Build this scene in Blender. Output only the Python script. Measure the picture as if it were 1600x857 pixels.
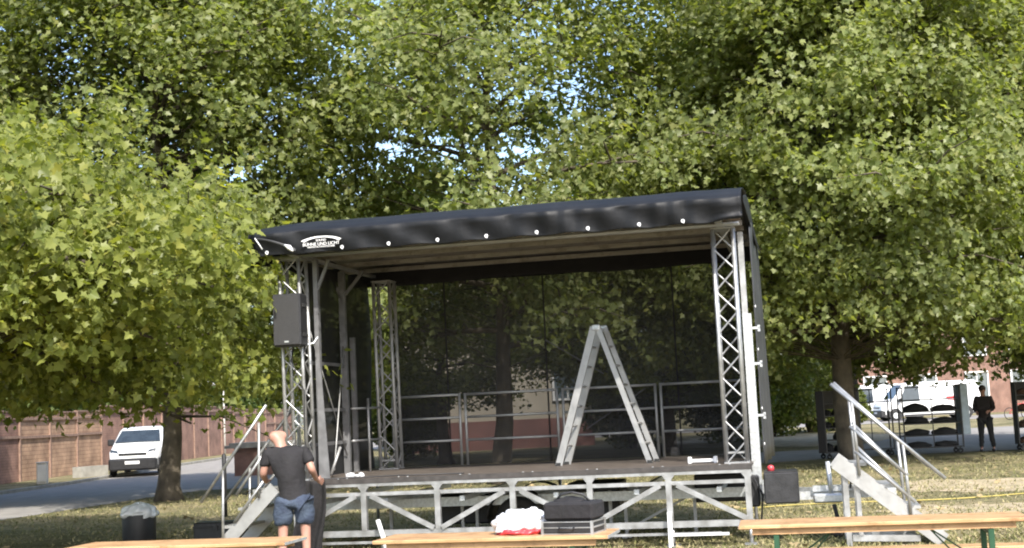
import bpy, bmesh, math, random
import numpy as np
from mathutils import Vector, Matrix
R = math.radians
random.seed(7); np.random.seed(7)
sc = bpy.context.scene
C = sc.collection
for o in list(bpy.data.objects): bpy.data.objects.remove(o)

# ------------------------------------------------------------------ camera
PITCH, ROLL, EYE = R(5.85), R(2.75), 1.71
cam = bpy.data.cameras.new('camera'); camo = bpy.data.objects.new('camera', cam); C.objects.link(camo)
cam.sensor_width = 36; cam.lens = 36 * 2094 / 1600; cam.clip_end = 1500; cam.clip_start = 0.1
_X = Vector((1, 0, 0)); _F = Vector((0, math.cos(PITCH), math.sin(PITCH))); _U = Vector((0, -math.sin(PITCH), math.cos(PITCH)))
_R = _X * math.cos(ROLL) - _U * math.sin(ROLL); _UU = _X * math.sin(ROLL) + _U * math.cos(ROLL)
camo.matrix_world = Matrix(((_R.x, _UU.x, -_F.x, 0), (_R.y, _UU.y, -_F.y, 0), (_R.z, _UU.z, -_F.z, EYE), (0, 0, 0, 1)))
sc.camera = camo
sc.render.resolution_x = 1024; sc.render.resolution_y = 548

# ------------------------------------------------------------------ light
SUN_EL, SUN_AZ = 44, 16          # azimuth: degrees to the right of straight behind the camera
w = bpy.data.worlds.new('World'); sc.world = w; w.use_nodes = True
nt = w.node_tree; bg = nt.nodes['Background']; sky = nt.nodes.new('ShaderNodeTexSky')
sky.sky_type = 'NISHITA'; sky.sun_disc = False; sky.sun_elevation = R(SUN_EL)
sky.air_density = 1.0; sky.dust_density = 2.0; sky.ozone_density = 1.0
sunv = Vector((math.sin(R(SUN_AZ)) * math.cos(R(SUN_EL)), -math.cos(R(SUN_AZ)) * math.cos(R(SUN_EL)), math.sin(R(SUN_EL))))
sky.sun_rotation = math.atan2(sunv.x, sunv.y)
nt.links.new(sky.outputs[0], bg.inputs[0]); bg.inputs[1].default_value = 0.15
sl = bpy.data.lights.new('sun', 'SUN'); sl.energy = 3.3; sl.angle = R(0.55); sl.color = (1, 0.95, 0.86)
so = bpy.data.objects.new('sun', sl); C.objects.link(so); so.rotation_euler = (-sunv).to_track_quat('-Z', 'Y').to_euler()
so.location = (0, 0, 40)
sc.view_settings.view_transform = 'Standard'; sc.view_settings.look = 'None'; sc.view_settings.gamma = 1
sc.view_settings.exposure = 1.27
try: sc.view_settings.use_curve_mapping = False
except Exception: pass
sc.render.engine = 'CYCLES'
sc.cycles.filter_width = 2.0; sc.cycles.max_bounces = 8; sc.cycles.transparent_max_bounces = 12

# ------------------------------------------------------------------ materials
def newmat(name):
    m = bpy.data.materials.new(name); m.use_nodes = True
    return m, m.node_tree, m.node_tree.nodes, m.node_tree.links, m.node_tree.nodes['Principled BSDF']

def pm(name, col, rough=.6, metal=0, var=.2, scale=6, bump=0, bscale=None, spec=None, coat=0, dirt=None):
    """principled with a soft noise variation of the colour and an optional bump"""
    m, t, N, L, b = newmat(name)
    tc = N.new('ShaderNodeTexCoord'); no = N.new('ShaderNodeTexNoise'); no.inputs['Scale'].default_value = scale
    no.inputs['Detail'].default_value = 6; L.new(tc.outputs['Object'], no.inputs['Vector'])
    cr = N.new('ShaderNodeValToRGB'); L.new(no.outputs['Fac'], cr.inputs[0])
    lo = dirt if dirt else tuple(c * (1 - var) for c in col); hi = tuple(min(1, c * (1 + var)) for c in col)
    cr.color_ramp.elements[0].position = .3; cr.color_ramp.elements[0].color = (*lo, 1)
    cr.color_ramp.elements[1].position = .7; cr.color_ramp.elements[1].color = (*hi, 1)
    L.new(cr.outputs[0], b.inputs['Base Color'])
    b.inputs['Roughness'].default_value = rough; b.inputs['Metallic'].default_value = metal
    if spec is not None: b.inputs['Specular IOR Level'].default_value = spec
    if coat: b.inputs['Coat Weight'].default_value = coat
    rr = N.new('ShaderNodeMapRange'); rr.inputs[3].default_value = max(0, rough - .1); rr.inputs[4].default_value = min(1, rough + .12)
    L.new(no.outputs['Fac'], rr.inputs[0]); L.new(rr.outputs[0], b.inputs['Roughness'])
    if bump:
        n2 = N.new('ShaderNodeTexNoise'); n2.inputs['Scale'].default_value = bscale or scale * 4; n2.inputs['Detail'].default_value = 5
        L.new(tc.outputs['Object'], n2.inputs['Vector'])
        bp = N.new('ShaderNodeBump'); bp.inputs['Strength'].default_value = bump; bp.inputs['Distance'].default_value = .03
        L.new(n2.outputs['Fac'], bp.inputs['Height']); L.new(bp.outputs[0], b.inputs['Normal'])
    return m

def leafmat(name, dark, light, trans, yel=None):
    m, t, N, L, b = newmat(name)
    g = N.new('ShaderNodeNewGeometry'); cr = N.new('ShaderNodeValToRGB')
    L.new(g.outputs['Random Per Island'], cr.inputs[0])
    cr.color_ramp.elements[0].color = (*dark, 1); cr.color_ramp.elements[1].color = (*light, 1)
    cr.color_ramp.elements[1].position = .93
    e = cr.color_ramp.elements.new(1.0); e.color = (*(yel or light), 1)
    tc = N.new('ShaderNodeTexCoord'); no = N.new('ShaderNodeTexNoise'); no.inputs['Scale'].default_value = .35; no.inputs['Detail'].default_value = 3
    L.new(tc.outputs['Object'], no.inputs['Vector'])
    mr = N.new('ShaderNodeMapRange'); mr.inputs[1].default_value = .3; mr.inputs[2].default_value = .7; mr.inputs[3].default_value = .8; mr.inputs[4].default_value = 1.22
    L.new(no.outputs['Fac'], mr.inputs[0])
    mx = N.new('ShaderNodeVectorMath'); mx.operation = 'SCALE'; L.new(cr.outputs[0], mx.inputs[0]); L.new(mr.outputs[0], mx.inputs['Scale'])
    L.new(mx.outputs[0], b.inputs['Base Color']); b.inputs['Roughness'].default_value = .42
    b.inputs['Specular IOR Level'].default_value = .35
    tr = N.new('ShaderNodeBsdfTranslucent'); m2 = N.new('ShaderNodeMix'); m2.data_type = 'RGBA'; m2.blend_type = 'MULTIPLY'; m2.inputs[0].default_value = 1
    L.new(mx.outputs[0], m2.inputs[6]); m2.inputs[7].default_value = (*trans, 1); L.new(m2.outputs[2], tr.inputs['Color'])
    ad = N.new('ShaderNodeMixShader'); ad.inputs[0].default_value = .52
    L.new(b.outputs[0], ad.inputs[1]); L.new(tr.outputs[0], ad.inputs[2])
    L.new(ad.outputs[0], N['Material Output'].inputs['Surface'])
    return m

def gauze(name, opac, col=(.012, .012, .014)):
    """woven mesh cloth: fine net seen from afar, partly open"""
    m, t, N, L, b = newmat(name)
    b.inputs['Base Color'].default_value = (*col, 1); b.inputs['Roughness'].default_value = .8
    tr = N.new('ShaderNodeBsdfTransparent'); mx = N.new('ShaderNodeMixShader')
    tc = N.new('ShaderNodeTexCoord'); no = N.new('ShaderNodeTexNoise'); no.inputs['Scale'].default_value = 1.2
    L.new(tc.outputs['Object'], no.inputs['Vector'])
    mr = N.new('ShaderNodeMapRange'); mr.inputs[3].default_value = opac - .08; mr.inputs[4].default_value = opac + .08
    L.new(no.outputs['Fac'], mr.inputs[0]); L.new(mr.outputs[0], mx.inputs[0])
    L.new(tr.outputs[0], mx.inputs[1]); L.new(b.outputs[0], mx.inputs[2]); L.new(mx.outputs[0], N['Material Output'].inputs['Surface'])
    return m

def groundmat():
    m, t, N, L, b = newmat('meadow')
    tc = N.new('ShaderNodeTexCoord')
    def noise(s, d=6, r=.6):
        n = N.new('ShaderNodeTexNoise'); n.inputs['Scale'].default_value = s; n.inputs['Detail'].default_value = d; n.inputs['Roughness'].default_value = r
        L.new(tc.outputs['Object'], n.inputs['Vector']); return n
    a = noise(.45, 8, .7); f = noise(5, 8, .75); c = noise(40, 4)
    cr = N.new('ShaderNodeValToRGB'); e = cr.color_ramp.elements
    e[0].position = .36; e[0].color = (.085, .095, .038, 1); e[1].position = .60; e[1].color = (.44, .36, .22, 1)
    k = e.new(.48); k.color = (.22, .205, .11, 1)
    mx = N.new('ShaderNodeMix'); mx.inputs[0].default_value = .5
    L.new(a.outputs['Fac'], mx.inputs[2]); L.new(f.outputs['Fac'], mx.inputs[3]); L.new(mx.outputs[0], cr.inputs[0])
    mu = N.new('ShaderNodeMix'); mu.data_type = 'RGBA'; mu.blend_type = 'MULTIPLY'; mu.inputs[0].default_value = .8
    c2 = N.new('ShaderNodeValToRGB'); c2.color_ramp.elements[0].position = .3; c2.color_ramp.elements[0].color = (.5, .5, .5, 1); c2.color_ramp.elements[1].position = .65; c2.color_ramp.elements[1].color = (1.1, 1.1, 1.1, 1)
    L.new(c.outputs['Fac'], c2.inputs[0]); L.new(cr.outputs[0], mu.inputs[6]); L.new(c2.outputs[0], mu.inputs[7])
    L.new(mu.outputs[2], b.inputs['Base Color']); b.inputs['Roughness'].default_value = .95; b.inputs['Specular IOR Level'].default_value = .1
    bp = N.new('ShaderNodeBump'); bp.inputs['Strength'].default_value = 1; bp.inputs['Distance'].default_value = .06
    L.new(c.outputs['Fac'], bp.inputs['Height']); L.new(bp.outputs[0], b.inputs['Normal'])
    return m

def brickmat(name, c1, c2, mortar, sx, rowh, mort=.02, bw=.5, axis='Y'):
    m, t, N, L, b = newmat(name)
    tc = N.new('ShaderNodeTexCoord'); sp = N.new('ShaderNodeSeparateXYZ'); cb = N.new('ShaderNodeCombineXYZ')
    L.new(tc.outputs['Object'], sp.inputs[0]); L.new(sp.outputs[axis], cb.inputs[0]); L.new(sp.outputs['Z'], cb.inputs[1])
    br = N.new('ShaderNodeTexBrick'); br.inputs['Scale'].default_value = sx; br.inputs['Color1'].default_value = (*c1, 1); br.inputs['Color2'].default_value = (*c2, 1)
    br.inputs['Mortar'].default_value = (*mortar, 1); br.inputs['Row Height'].default_value = rowh; br.inputs['Brick Width'].default_value = bw; br.inputs['Mortar Size'].default_value = mort
    L.new(cb.outputs[0], br.inputs['Vector'])
    no = N.new('ShaderNodeTexNoise'); no.inputs['Scale'].default_value = 1.5; no.inputs['Detail'].default_value = 8; L.new(tc.outputs['Object'], no.inputs['Vector'])
    cr = N.new('ShaderNodeValToRGB'); cr.color_ramp.elements[0].position = .3; cr.color_ramp.elements[0].color = (.62, .6, .6, 1); cr.color_ramp.elements[1].position = .7; cr.color_ramp.elements[1].color = (1.2, 1.2, 1.2, 1)
    L.new(no.outputs['Fac'], cr.inputs[0])
    mu = N.new('ShaderNodeMix'); mu.data_type = 'RGBA'; mu.blend_type = 'MULTIPLY'; mu.inputs[0].default_value = 1
    L.new(br.outputs['Color'], mu.inputs[6]); L.new(cr.outputs[0], mu.inputs[7]); L.new(mu.outputs[2], b.inputs['Base Color'])
    b.inputs['Roughness'].default_value = .9
    bp = N.new('ShaderNodeBump'); bp.inputs['Strength'].default_value = .5; bp.inputs['Distance'].default_value = .02; bp.invert = True
    L.new(br.outputs['Fac'], bp.inputs['Height']); L.new(bp.outputs[0], b.inputs['Normal'])
    return m

def woodmat(name, c1, c2, axis_scale=(1, 14, 14), rough=.5):
    m, t, N, L, b = newmat(name)
    tc = N.new('ShaderNodeTexCoord'); mp = N.new('ShaderNodeMapping'); mp.inputs['Scale'].default_value = axis_scale
    L.new(tc.outputs['Object'], mp.inputs['Vector'])
    no = N.new('ShaderNodeTexNoise'); no.inputs['Scale'].default_value = 2.2; no.inputs['Detail'].default_value = 8; no.inputs['Distortion'].default_value = .6
    L.new(mp.outputs[0], no.inputs['Vector'])
    cr = N.new('ShaderNodeValToRGB'); cr.color_ramp.elements[0].position = .3; cr.color_ramp.elements[0].color = (*c1, 1); cr.color_ramp.elements[1].position = .68; cr.color_ramp.elements[1].color = (*c2, 1)
    L.new(no.outputs['Fac'], cr.inputs[0]); b.inputs['Roughness'].default_value = rough
    n2 = N.new('ShaderNodeTexNoise'); n2.inputs['Scale'].default_value = 7; n2.inputs['Detail'].default_value = 8; n2.inputs['Roughness'].default_value = .7; L.new(tc.outputs['Object'], n2.inputs['Vector'])
    c2 = N.new('ShaderNodeValToRGB'); c2.color_ramp.elements[0].position = .34; c2.color_ramp.elements[0].color = (.62, .58, .55, 1); c2.color_ramp.elements[1].position = .5; c2.color_ramp.elements[1].color = (1, 1, 1, 1)
    L.new(n2.outputs['Fac'], c2.inputs[0]); mu = N.new('ShaderNodeMix'); mu.data_type = 'RGBA'; mu.blend_type = 'MULTIPLY'; mu.inputs[0].default_value = 1
    L.new(cr.outputs[0], mu.inputs[6]); L.new(c2.outputs[0], mu.inputs[7]); L.new(mu.outputs[2], b.inputs['Base Color'])
    return m

M = dict(
    alu=pm('aluminium', (.42, .425, .43), .42, .7, .16, 7, .05, dirt=(.29, .29, .285)),
    alu_dull=pm('dull aluminium', (.38, .38, .375), .5, .55, .15, 6, .08),
    dark_metal=pm('dull dark metal', (.20, .20, .205), .5, .5, .2, 8),
    galv=pm('galvanised steel', (.55, .57, .58), .42, .7, .2, 25),
    tarp=pm('black tarpaulin', (.010, .011, .0135), .55, 0, .3, 3, .12, 14, spec=.28),
    tarp_side=pm('grey black side tarpaulin', (.035, .036, .038), .5, 0, .3, 3, .2, 9),
    under=woodmat('brown roof lining', (.20, .175, .15), (.33, .30, .26), (1, 6, 6), .6),
    deck=woodmat('worn black brown deck ply', (.045, .038, .034), (.14, .115, .095), (1.2, 9, 2), .62),
    deck_edge=pm('deck edge', (.045, .04, .038), .6, 0, .3, 14),
    white=pm('white paint', (.78, .79, .8), .3, 0, .04, 3, coat=.4),
    logo=pm('white print', (.8, .8, .8), .6, 0, .03),
    glass=pm('vehicle glass', (.03, .04, .05), .08, 0, .2, 3, spec=.8),
    black=pm('black plastic', (.02, .02, .022), .5, 0, .3, 12, .1),
    speaker=pm('speaker grille', (.028, .028, .03), .65, 0, .25, 60, .3, 200),
    rubber=pm('rubber', (.022, .022, .022), .8, 0, .3, 20),
    redlens=pm('red lens', (.5, .05, .06), .3, 0, .1),
    wood=woodmat('varnished spruce', (.36, .20, .09), (.60, .38, .20), (1, 16, 4), .42),
    green=pm('green steel', (.02, .07, .035), .45, .2, .2),
    asphalt=pm('asphalt', (.25, .235, .22), .9, 0, .16, 2.2, .5, 60),
    path=pm('pale path', (.26, .245, .23), .9, 0, .16, 1.5, .5, 60),
    concrete=pm('concrete', (.33, .32, .29), .85, 0, .25, 3, .3),
    bark=pm('plane bark', (.085, .07, .05), .9, 0, .4, 3, .8, 12, dirt=(.035, .028, .02)),
    skin=pm('skin', (.37, .20, .15), .5, 0, .1, 8),
    hair=pm('dark hair', (.03, .02, .015), .6, 0, .3, 30),
    shirt=pm('black cotton', (.013, .012, .014), .85, 0, .25, 8, .4, 18),
    shirt2=pm('dark cotton', (.022, .017, .017), .85, 0, .3, 8, .4, 18),
    denim=pm('blue denim', (.04, .055, .08), .85, 0, .45, 9, .5, 30, dirt=(.03, .042, .075)),
    trousers=pm('black trousers', (.018, .018, .02), .85, 0, .25, 8, .3),
    cloth=pm('black molton', (.012, .011, .012), .95, 0, .3, 6, .5, 20),
    cloth2=pm('folded dark cloth', (.02, .02, .022), .95, 0, .4, 6, .5, 20),
    brown=pm('brown blanket', (.11, .065, .045), .9, 0, .35, 6, .4),
    bag=pm('white plastic film', (.60, .61, .63), .35, 0, .05, 10, .6, 14),
    bagred=pm('red plastic film', (.55, .04, .05), .35, 0, .25, 10, .5, 14),
    pale=pm('pale grey render', (.62, .61, .58), .85, 0, .1, 2, .2),
    beige=pm('beige plaster', (.40, .36, .29), .9, 0, .14, .6, .2),
    redbase=pm('red brown plinth', (.17, .085, .075), .9, 0, .2, 1),
    rail_wood=pm('weathered wood', (.26, .17, .13), .85, 0, .25, 8),
    fence_a=brickmat('woven reed panel', (.50, .33, .22), (.42, .27, .18), (.24, .14, .09), 3.2, .5, .03, .5),
    fence_b=brickmat('dark woven panel', (.34, .20, .155), (.29, .17, .13), (.20, .12, .095), 5, .5, .03, .5),
    brick=brickmat('red brick', (.24, .13, .095), (.20, .105, .08), (.30, .26, .22), 6, .38, .025, .6, 'X'),
    brick_y=brickmat('old brick', (.26, .13, .10), (.20, .10, .08), (.28, .25, .22), 8, .38, .03, .6, 'X'),
    frame=pm('white window frame', (.7, .7, .68), .5, 0, .05),
    pane=pm('window pane', (.10, .13, .15), .06, 0, .2, .5, spec=.9),
    yellow=pm('yellow cable', (.42, .34, .09), .6, 0, .1),
    screen_blue=pm('pale blue plastic', (.32, .40, .48), .4, 0, .15),
    grass=None, ground=groundmat(),
    net=gauze('backdrop net', .79), net_side=gauze('side net', .96, (.004, .004, .005)),
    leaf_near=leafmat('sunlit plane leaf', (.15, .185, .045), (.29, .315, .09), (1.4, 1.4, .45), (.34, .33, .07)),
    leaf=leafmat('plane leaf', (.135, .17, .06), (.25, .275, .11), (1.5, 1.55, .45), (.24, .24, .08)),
    leaf_far=leafmat('distant leaf', (.06, .095, .03), (.12, .16, .05), (1.3, 1.35, .5)),
    leaf_bush=leafmat('bush leaf', (.07, .10, .03), (.17, .19, .06), (1.3, 1.35, .5), (.26, .25, .10)),
)
def grassmat():
    m, t, N, L, b = newmat('grass blades')
    g = N.new('ShaderNodeNewGeometry'); cr = N.new('ShaderNodeValToRGB'); L.new(g.outputs['Random Per Island'], cr.inputs[0])
    cr.color_ramp.elements[0].color = (.09, .105, .03, 1); cr.color_ramp.elements[1].color = (.33, .285, .16, 1)
    L.new(cr.outputs[0], b.inputs['Base Color']); b.inputs['Roughness'].default_value = .9; b.inputs['Specular IOR Level'].default_value = .1
    return m
M['grass'] = grassmat()

# ------------------------------------------------------------------ mesh helpers
class MB:
    def __init__(s): s.v = []; s.f = []; s.mi = []; s.cur = 0; s.sm = []; s.smooth = False
    def add(s, vs, fs, mi=None):
        n = len(s.v); s.v += [tuple(v) for v in vs]
        for f in fs:
            s.f.append(tuple(i + n for i in f)); s.mi.append(s.cur if mi is None else mi); s.sm.append(s.smooth)
        return s
    def box(s, x0, x1, y0, y1, z0, z1, rot=None, org=None):
        vs = [Vector((x, y, z)) for z in (z0, z1) for y in (y0, y1) for x in (x0, x1)]
        if rot is not None:
            o = Vector(org) if org else Vector(((x0 + x1) / 2, (y0 + y1) / 2, (z0 + z1) / 2))
            vs = [rot @ (v - o) + o for v in vs]
        return s.add(vs, [(0, 2, 3, 1), (4, 5, 7, 6), (0, 1, 5, 4), (2, 6, 7, 3), (0, 4, 6, 2), (1, 3, 7, 5)])
    def cbox(s, x0, x1, y0, y1, z0, z1, c=.01):
        """box with chamfered vertical + horizontal edges (24 verts)"""
        vs = []; idx = {}
        for sx in (0, 1):
            for sy in (0, 1):
                for sz in (0, 1):
                    X = (x0, x1)[sx]; Y = (y0, y1)[sy]; Z = (z0, z1)[sz]
                    dx = c if sx == 0 else -c; dy = c if sy == 0 else -c; dz = c if sz == 0 else -c
                    for k, p in enumerate(((X, Y + dy, Z + dz), (X + dx, Y, Z + dz), (X + dx, Y + dy, Z))):
                        idx[(sx, sy, sz, k)] = len(vs); vs.append(p)
        bm = bmesh.new()
        for p in vs: bm.verts.new(p)
        r = bmesh.ops.convex_hull(bm, input=bm.verts)
        bmesh.ops.dissolve_limit(bm, angle_limit=.01, verts=bm.verts, edges=bm.edges)
        bm.verts.ensure_lookup_table(); bm.verts.index_update()
        s.add([v.co.copy() for v in bm.verts], [[v.index for v in f.verts] for f in bm.faces]); bm.free(); return s
    def bar(s, p0, p1, w=.04, h=None, up=(0, 0, 1)):
        h = h or w; p0 = Vector(p0); p1 = Vector(p1); d = (p1 - p0).normalized(); u = Vector(up)
        if abs(d.dot(u)) > .98: u = Vector((0, 1, 0))
        r = d.cross(u).normalized(); u = r.cross(d)
        vs = [p + r * a * w / 2 + u * b * h / 2 for p in (p0, p1) for a, b in ((-1, -1), (1, -1), (1, 1), (-1, 1))]
        return s.add(vs, [(0, 1, 2, 3), (7, 6, 5, 4), (0, 4, 5, 1), (1, 5, 6, 2), (2, 6, 7, 3), (3, 7, 4, 0)])
    def tube(s, pts, r=.02, n=8, cap=True):
        pts = [Vector(p) for p in pts]; rs = r if isinstance(r, (list, tuple)) else [r] * len(pts)
        base = len(s.v); ref = None; vs = []
        for i, p in enumerate(pts):
            d = (pts[min(i + 1, len(pts) - 1)] - pts[max(i - 1, 0)]).normalized()
            if ref is None: ref = Vector((0, 0, 1)) if abs(d.z) < .9 else Vector((1, 0, 0))
            a = d.cross(ref).normalized(); b = a.cross(d).normalized(); ref = b
            vs += [p + (a * math.cos(2 * math.pi * k / n) + b * math.sin(2 * math.pi * k / n)) * rs[i] for k in range(n)]
        fs = [(i * n + k, i * n + (k + 1) % n, (i + 1) * n + (k + 1) % n, (i + 1) * n + k) for i in range(len(pts) - 1) for k in range(n)]
        o = s.smooth; s.smooth = True; s.add(vs, fs); s.smooth = o
        if cap:
            m = len(pts) - 1; n0 = base
            s.f += [tuple(n0 + k for k in range(n))[::-1], tuple(n0 + m * n + k for k in range(n))]; s.mi += [s.cur] * 2; s.sm += [False] * 2
        return s
    def prism(s, poly, a, b, axis='y'):
        """extrude polygon (2D list) between a and b along axis"""
        def P(u, v, t): return {'y': (u, t, v), 'x': (t, u, v), 'z': (u, v, t)}[axis]
        n = len(poly); vs = [P(u, v, a) for u, v in poly] + [P(u, v, b) for u, v in poly]
        return s.add(vs, [tuple(range(n))[::-1], tuple(range(n, 2 * n))] + [(i, (i + 1) % n, (i + 1) % n + n, i + n) for i in range(n)])
    def disc(s, c, r, n=16, axis='y', t=.01):
        c = Vector(c); ax = {'x': Vector((1, 0, 0)), 'y': Vector((0, 1, 0)), 'z': Vector((0, 0, 1))}[axis]
        return s.tube([c - ax * t / 2, c + ax * t / 2], r, n)
    def torus(s, c, R_, r, axis='y', n=20, m=8):
        c = Vector(c); vs = []
        for i in range(n):
            a = 2 * math.pi * i / n
            e = {'y': Vector((math.cos(a), 0, math.sin(a))), 'x': Vector((0, math.cos(a), math.sin(a))), 'z': Vector((math.cos(a), math.sin(a), 0))}[axis]
            ax = {'x': Vector((1, 0, 0)), 'y': Vector((0, 1, 0)), 'z': Vector((0, 0, 1))}[axis]
            for k in range(m):
                b = 2 * math.pi * k / m; vs.append(c + e * (R_ + r * math.cos(b)) + ax * r * math.sin(b))
        o = s.smooth; s.smooth = True
        s.add(vs, [(i * m + k, i * m + (k + 1) % m, ((i + 1) % n) * m + (k + 1) % m, ((i + 1) % n) * m + k) for i in range(n) for k in range(m)])
        s.smooth = o; return s
    def grid(s, fn, nu, nv, thick=0):
        vs = [fn(i / nu, j / nv) for j in range(nv + 1) for i in range(nu + 1)]
        s.smooth, o = True, s.smooth
        s.add(vs, [(j * (nu + 1) + i, j * (nu + 1) + i + 1, (j + 1) * (nu + 1) + i + 1, (j + 1) * (nu + 1) + i) for j in range(nv) for i in range(nu)])
        s.smooth = o; return s
    def build(s, name, mats, parent=None, solid=0):
        me = bpy.data.meshes.new(name); me.from_pydata(s.v, [], s.f)
        if not isinstance(mats, (list, tuple)): mats = [mats]
        for m in mats: me.materials.append(m)
        me.polygons.foreach_set('material_index', s.mi); me.polygons.foreach_set('use_smooth', s.sm); me.update()
        bm = bmesh.new(); bm.from_mesh(me); bmesh.ops.recalc_face_normals(bm, faces=bm.faces); bm.to_mesh(me); bm.free()
        o = bpy.data.objects.new(name, me); C.objects.link(o)
        if parent: o.parent = parent
        if solid:
            md = o.modifiers.new('thickness', 'SOLIDIFY'); md.thickness = solid; md.offset = 0
        return o

def tag(o, label=None, cat=None, group=None, kind=None):
    if label: o['label'] = label
    if cat: o['category'] = cat
    if group: o['group'] = group
    if kind: o['kind'] = kind
    return o
def thing(name, label, cat, loc=(0, 0, 0), rz=0, group=None):
    o = bpy.data.objects.new(name, None); C.objects.link(o); o.location = loc; o.rotation_euler = (0, 0, rz); o.empty_display_size = .2
    return tag(o, label, cat, group)
def copy_tree(o, label=None, parent=None, loc=None, rz=None, scale=None):
    c = o.copy(); C.objects.link(c)
    if parent: c.parent = parent
    if label: c['label'] = label
    if loc is not None: c.location = loc
    if rz is not None: c.rotation_euler = (0, 0, rz)
    if scale is not None: c.scale = scale
    for ch in [k for k in KIDS(o)]: copy_tree(ch, None, c)
    return c
def KIDS(o): return [k for k in bpy.data.objects if k.parent == o]

# stage coordinate frame (front left deck corner on the ground, x along the front edge)
SX, SY, SA = -2.926, 17.404, -R(12)
def stw(x, y, z=0):
    c, s_ = math.cos(-SA), math.sin(-SA)
    return (SX + x * c + y * s_, SY - x * s_ + y * c, z)

# ------------------------------------------------------------------ setting
def sheet(name, poly, z, mat, label=None):
    mb = MB(); mb.add([(x, y, z) for x, y in poly], [tuple(range(len(poly)))])
    return tag(mb.build(name, mat), kind='structure')
g = MB(); NG = 40
g.add([(-300 + 600 * i / NG, -60 + 700 * j / NG, 0) for j in range(NG + 1) for i in range(NG + 1)],
      [(j * (NG + 1) + i, j * (NG + 1) + i + 1, (j + 1) * (NG + 1) + i + 1, (j + 1) * (NG + 1) + i) for j in range(NG) for i in range(NG)])
tag(g.build('ground', M['ground']), kind='structure')
sheet('road', [(-17, 10), (-12.6, 18), (-10.8, 27), (-9.4, 33.6), (-8.6, 36.5), (-8, 40), (-8, 50), (-8.2, 60), (-8.4, 75), (-8.4, 110), (-14.6, 110), (-15, 75), (-15.2, 60), (-14.9, 45), (-15.6, 34), (-18, 22), (-24, 8)], .004, M['asphalt'])
sheet('path', [(-8.8, 36.3), (-2, 36), (4, 35.4), (8.5, 37.2), (12, 37.4), (20, 36.4), (40, 35), (40, 50), (30, 60), (18, 60), (13, 49), (10, 43.8), (4, 44), (-3, 44), (-8.3, 44)], .008, M['path'])
sheet('far_road', [(-8.4, 74), (12, 78), (70, 78), (70, 88), (12, 88), (-8.4, 84)], .012, M['asphalt'])
def blob(cx, cy, rx, ry, seed, n=26):
    r_ = random.Random(seed); return [(cx + rx * (1 + r_.uniform(-.28, .28)) * math.cos(6.283 * k / n), cy + ry * (1 + r_.uniform(-.28, .28)) * math.sin(6.283 * k / n)) for k in range(n)]
soil = pm('dry bare soil', (.36, .29, .20), .95, 0, .3, 2.5, .6, 30, dirt=(.22, .19, .11))
for k, (cx, cy, rx, ry) in enumerate(((11.0, 56, 4.5, 8.5), (6.3, 19.5, 1.3, 1.0), (8.2, 24.5, 1.8, 1.6), (-5.4, 17.6, 1.0, 1.4), (4.6, 14.6, 1.6, .7))):
    sheet('bare_soil', blob(cx, cy, rx, ry, k), .004, soil)
# kerb edging along the far side of the road
kb = MB()
kp = [(-18.2, 22), (-15.72, 34), (-15.02, 45), (-15.32, 60), (-15.12, 75), (-14.72, 110)]
for a, b in zip(kp, kp[1:]): kb.bar((*a, .04), (*b, .04), .16, .12)
tag(kb.build('kerb', M['concrete']), kind='structure')

# grass tufts
def tufts(n, seed):
    rs = np.random.RandomState(seed)
    y = 15 + 32 * rs.rand(n) ** 1.6; x = (rs.rand(n) * 2 - 1) * (y * .41)
    keep = ~(((x < -8.4) & (y > 27) & (x < -9.3 - (34 - y) * .2)) | (y > 35.2))
    x = x[keep]; y = y[keep]; n = len(x)
    cl = np.sin(x * 1.3 + 2) * np.cos(y * .9) + rs.randn(n) * .5; keep = cl > -.5; x = x[keep]; y = y[keep]; n = len(x)
    a = rs.rand(n) * 6.28; h = .02 + .045 * rs.rand(n) ** 2; w = .008 + .01 * rs.rand(n)
    lx = rs.randn(n) * .03; ly = rs.randn(n) * .03
    v = np.zeros((n, 3, 3)); v[:, 0] = np.c_[x - np.cos(a) * w, y - np.sin(a) * w, np.zeros(n)]; v[:, 1] = np.c_[x + np.cos(a) * w, y + np.sin(a) * w, np.zeros(n)]
    v[:, 2] = np.c_[x + lx, y + ly, h]
    me = bpy.data.meshes.new('grass'); me.vertices.add(n * 3); me.vertices.foreach_set('co', v.ravel()); me.loops.add(n * 3); me.loops.foreach_set('vertex_index', np.arange(n * 3, dtype=np.int32))
    me.polygons.add(n); me.polygons.foreach_set('loop_start', np.arange(0, n * 3, 3, dtype=np.int32)); me.update(calc_edges=True)
    me.materials.append(M['grass']); o = bpy.data.objects.new('grass', me); C.objects.link(o)
    tag(o, 'short dry summer grass in front of and around the stage', 'grass', kind='stuff')
tufts(75000, 3)

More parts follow.
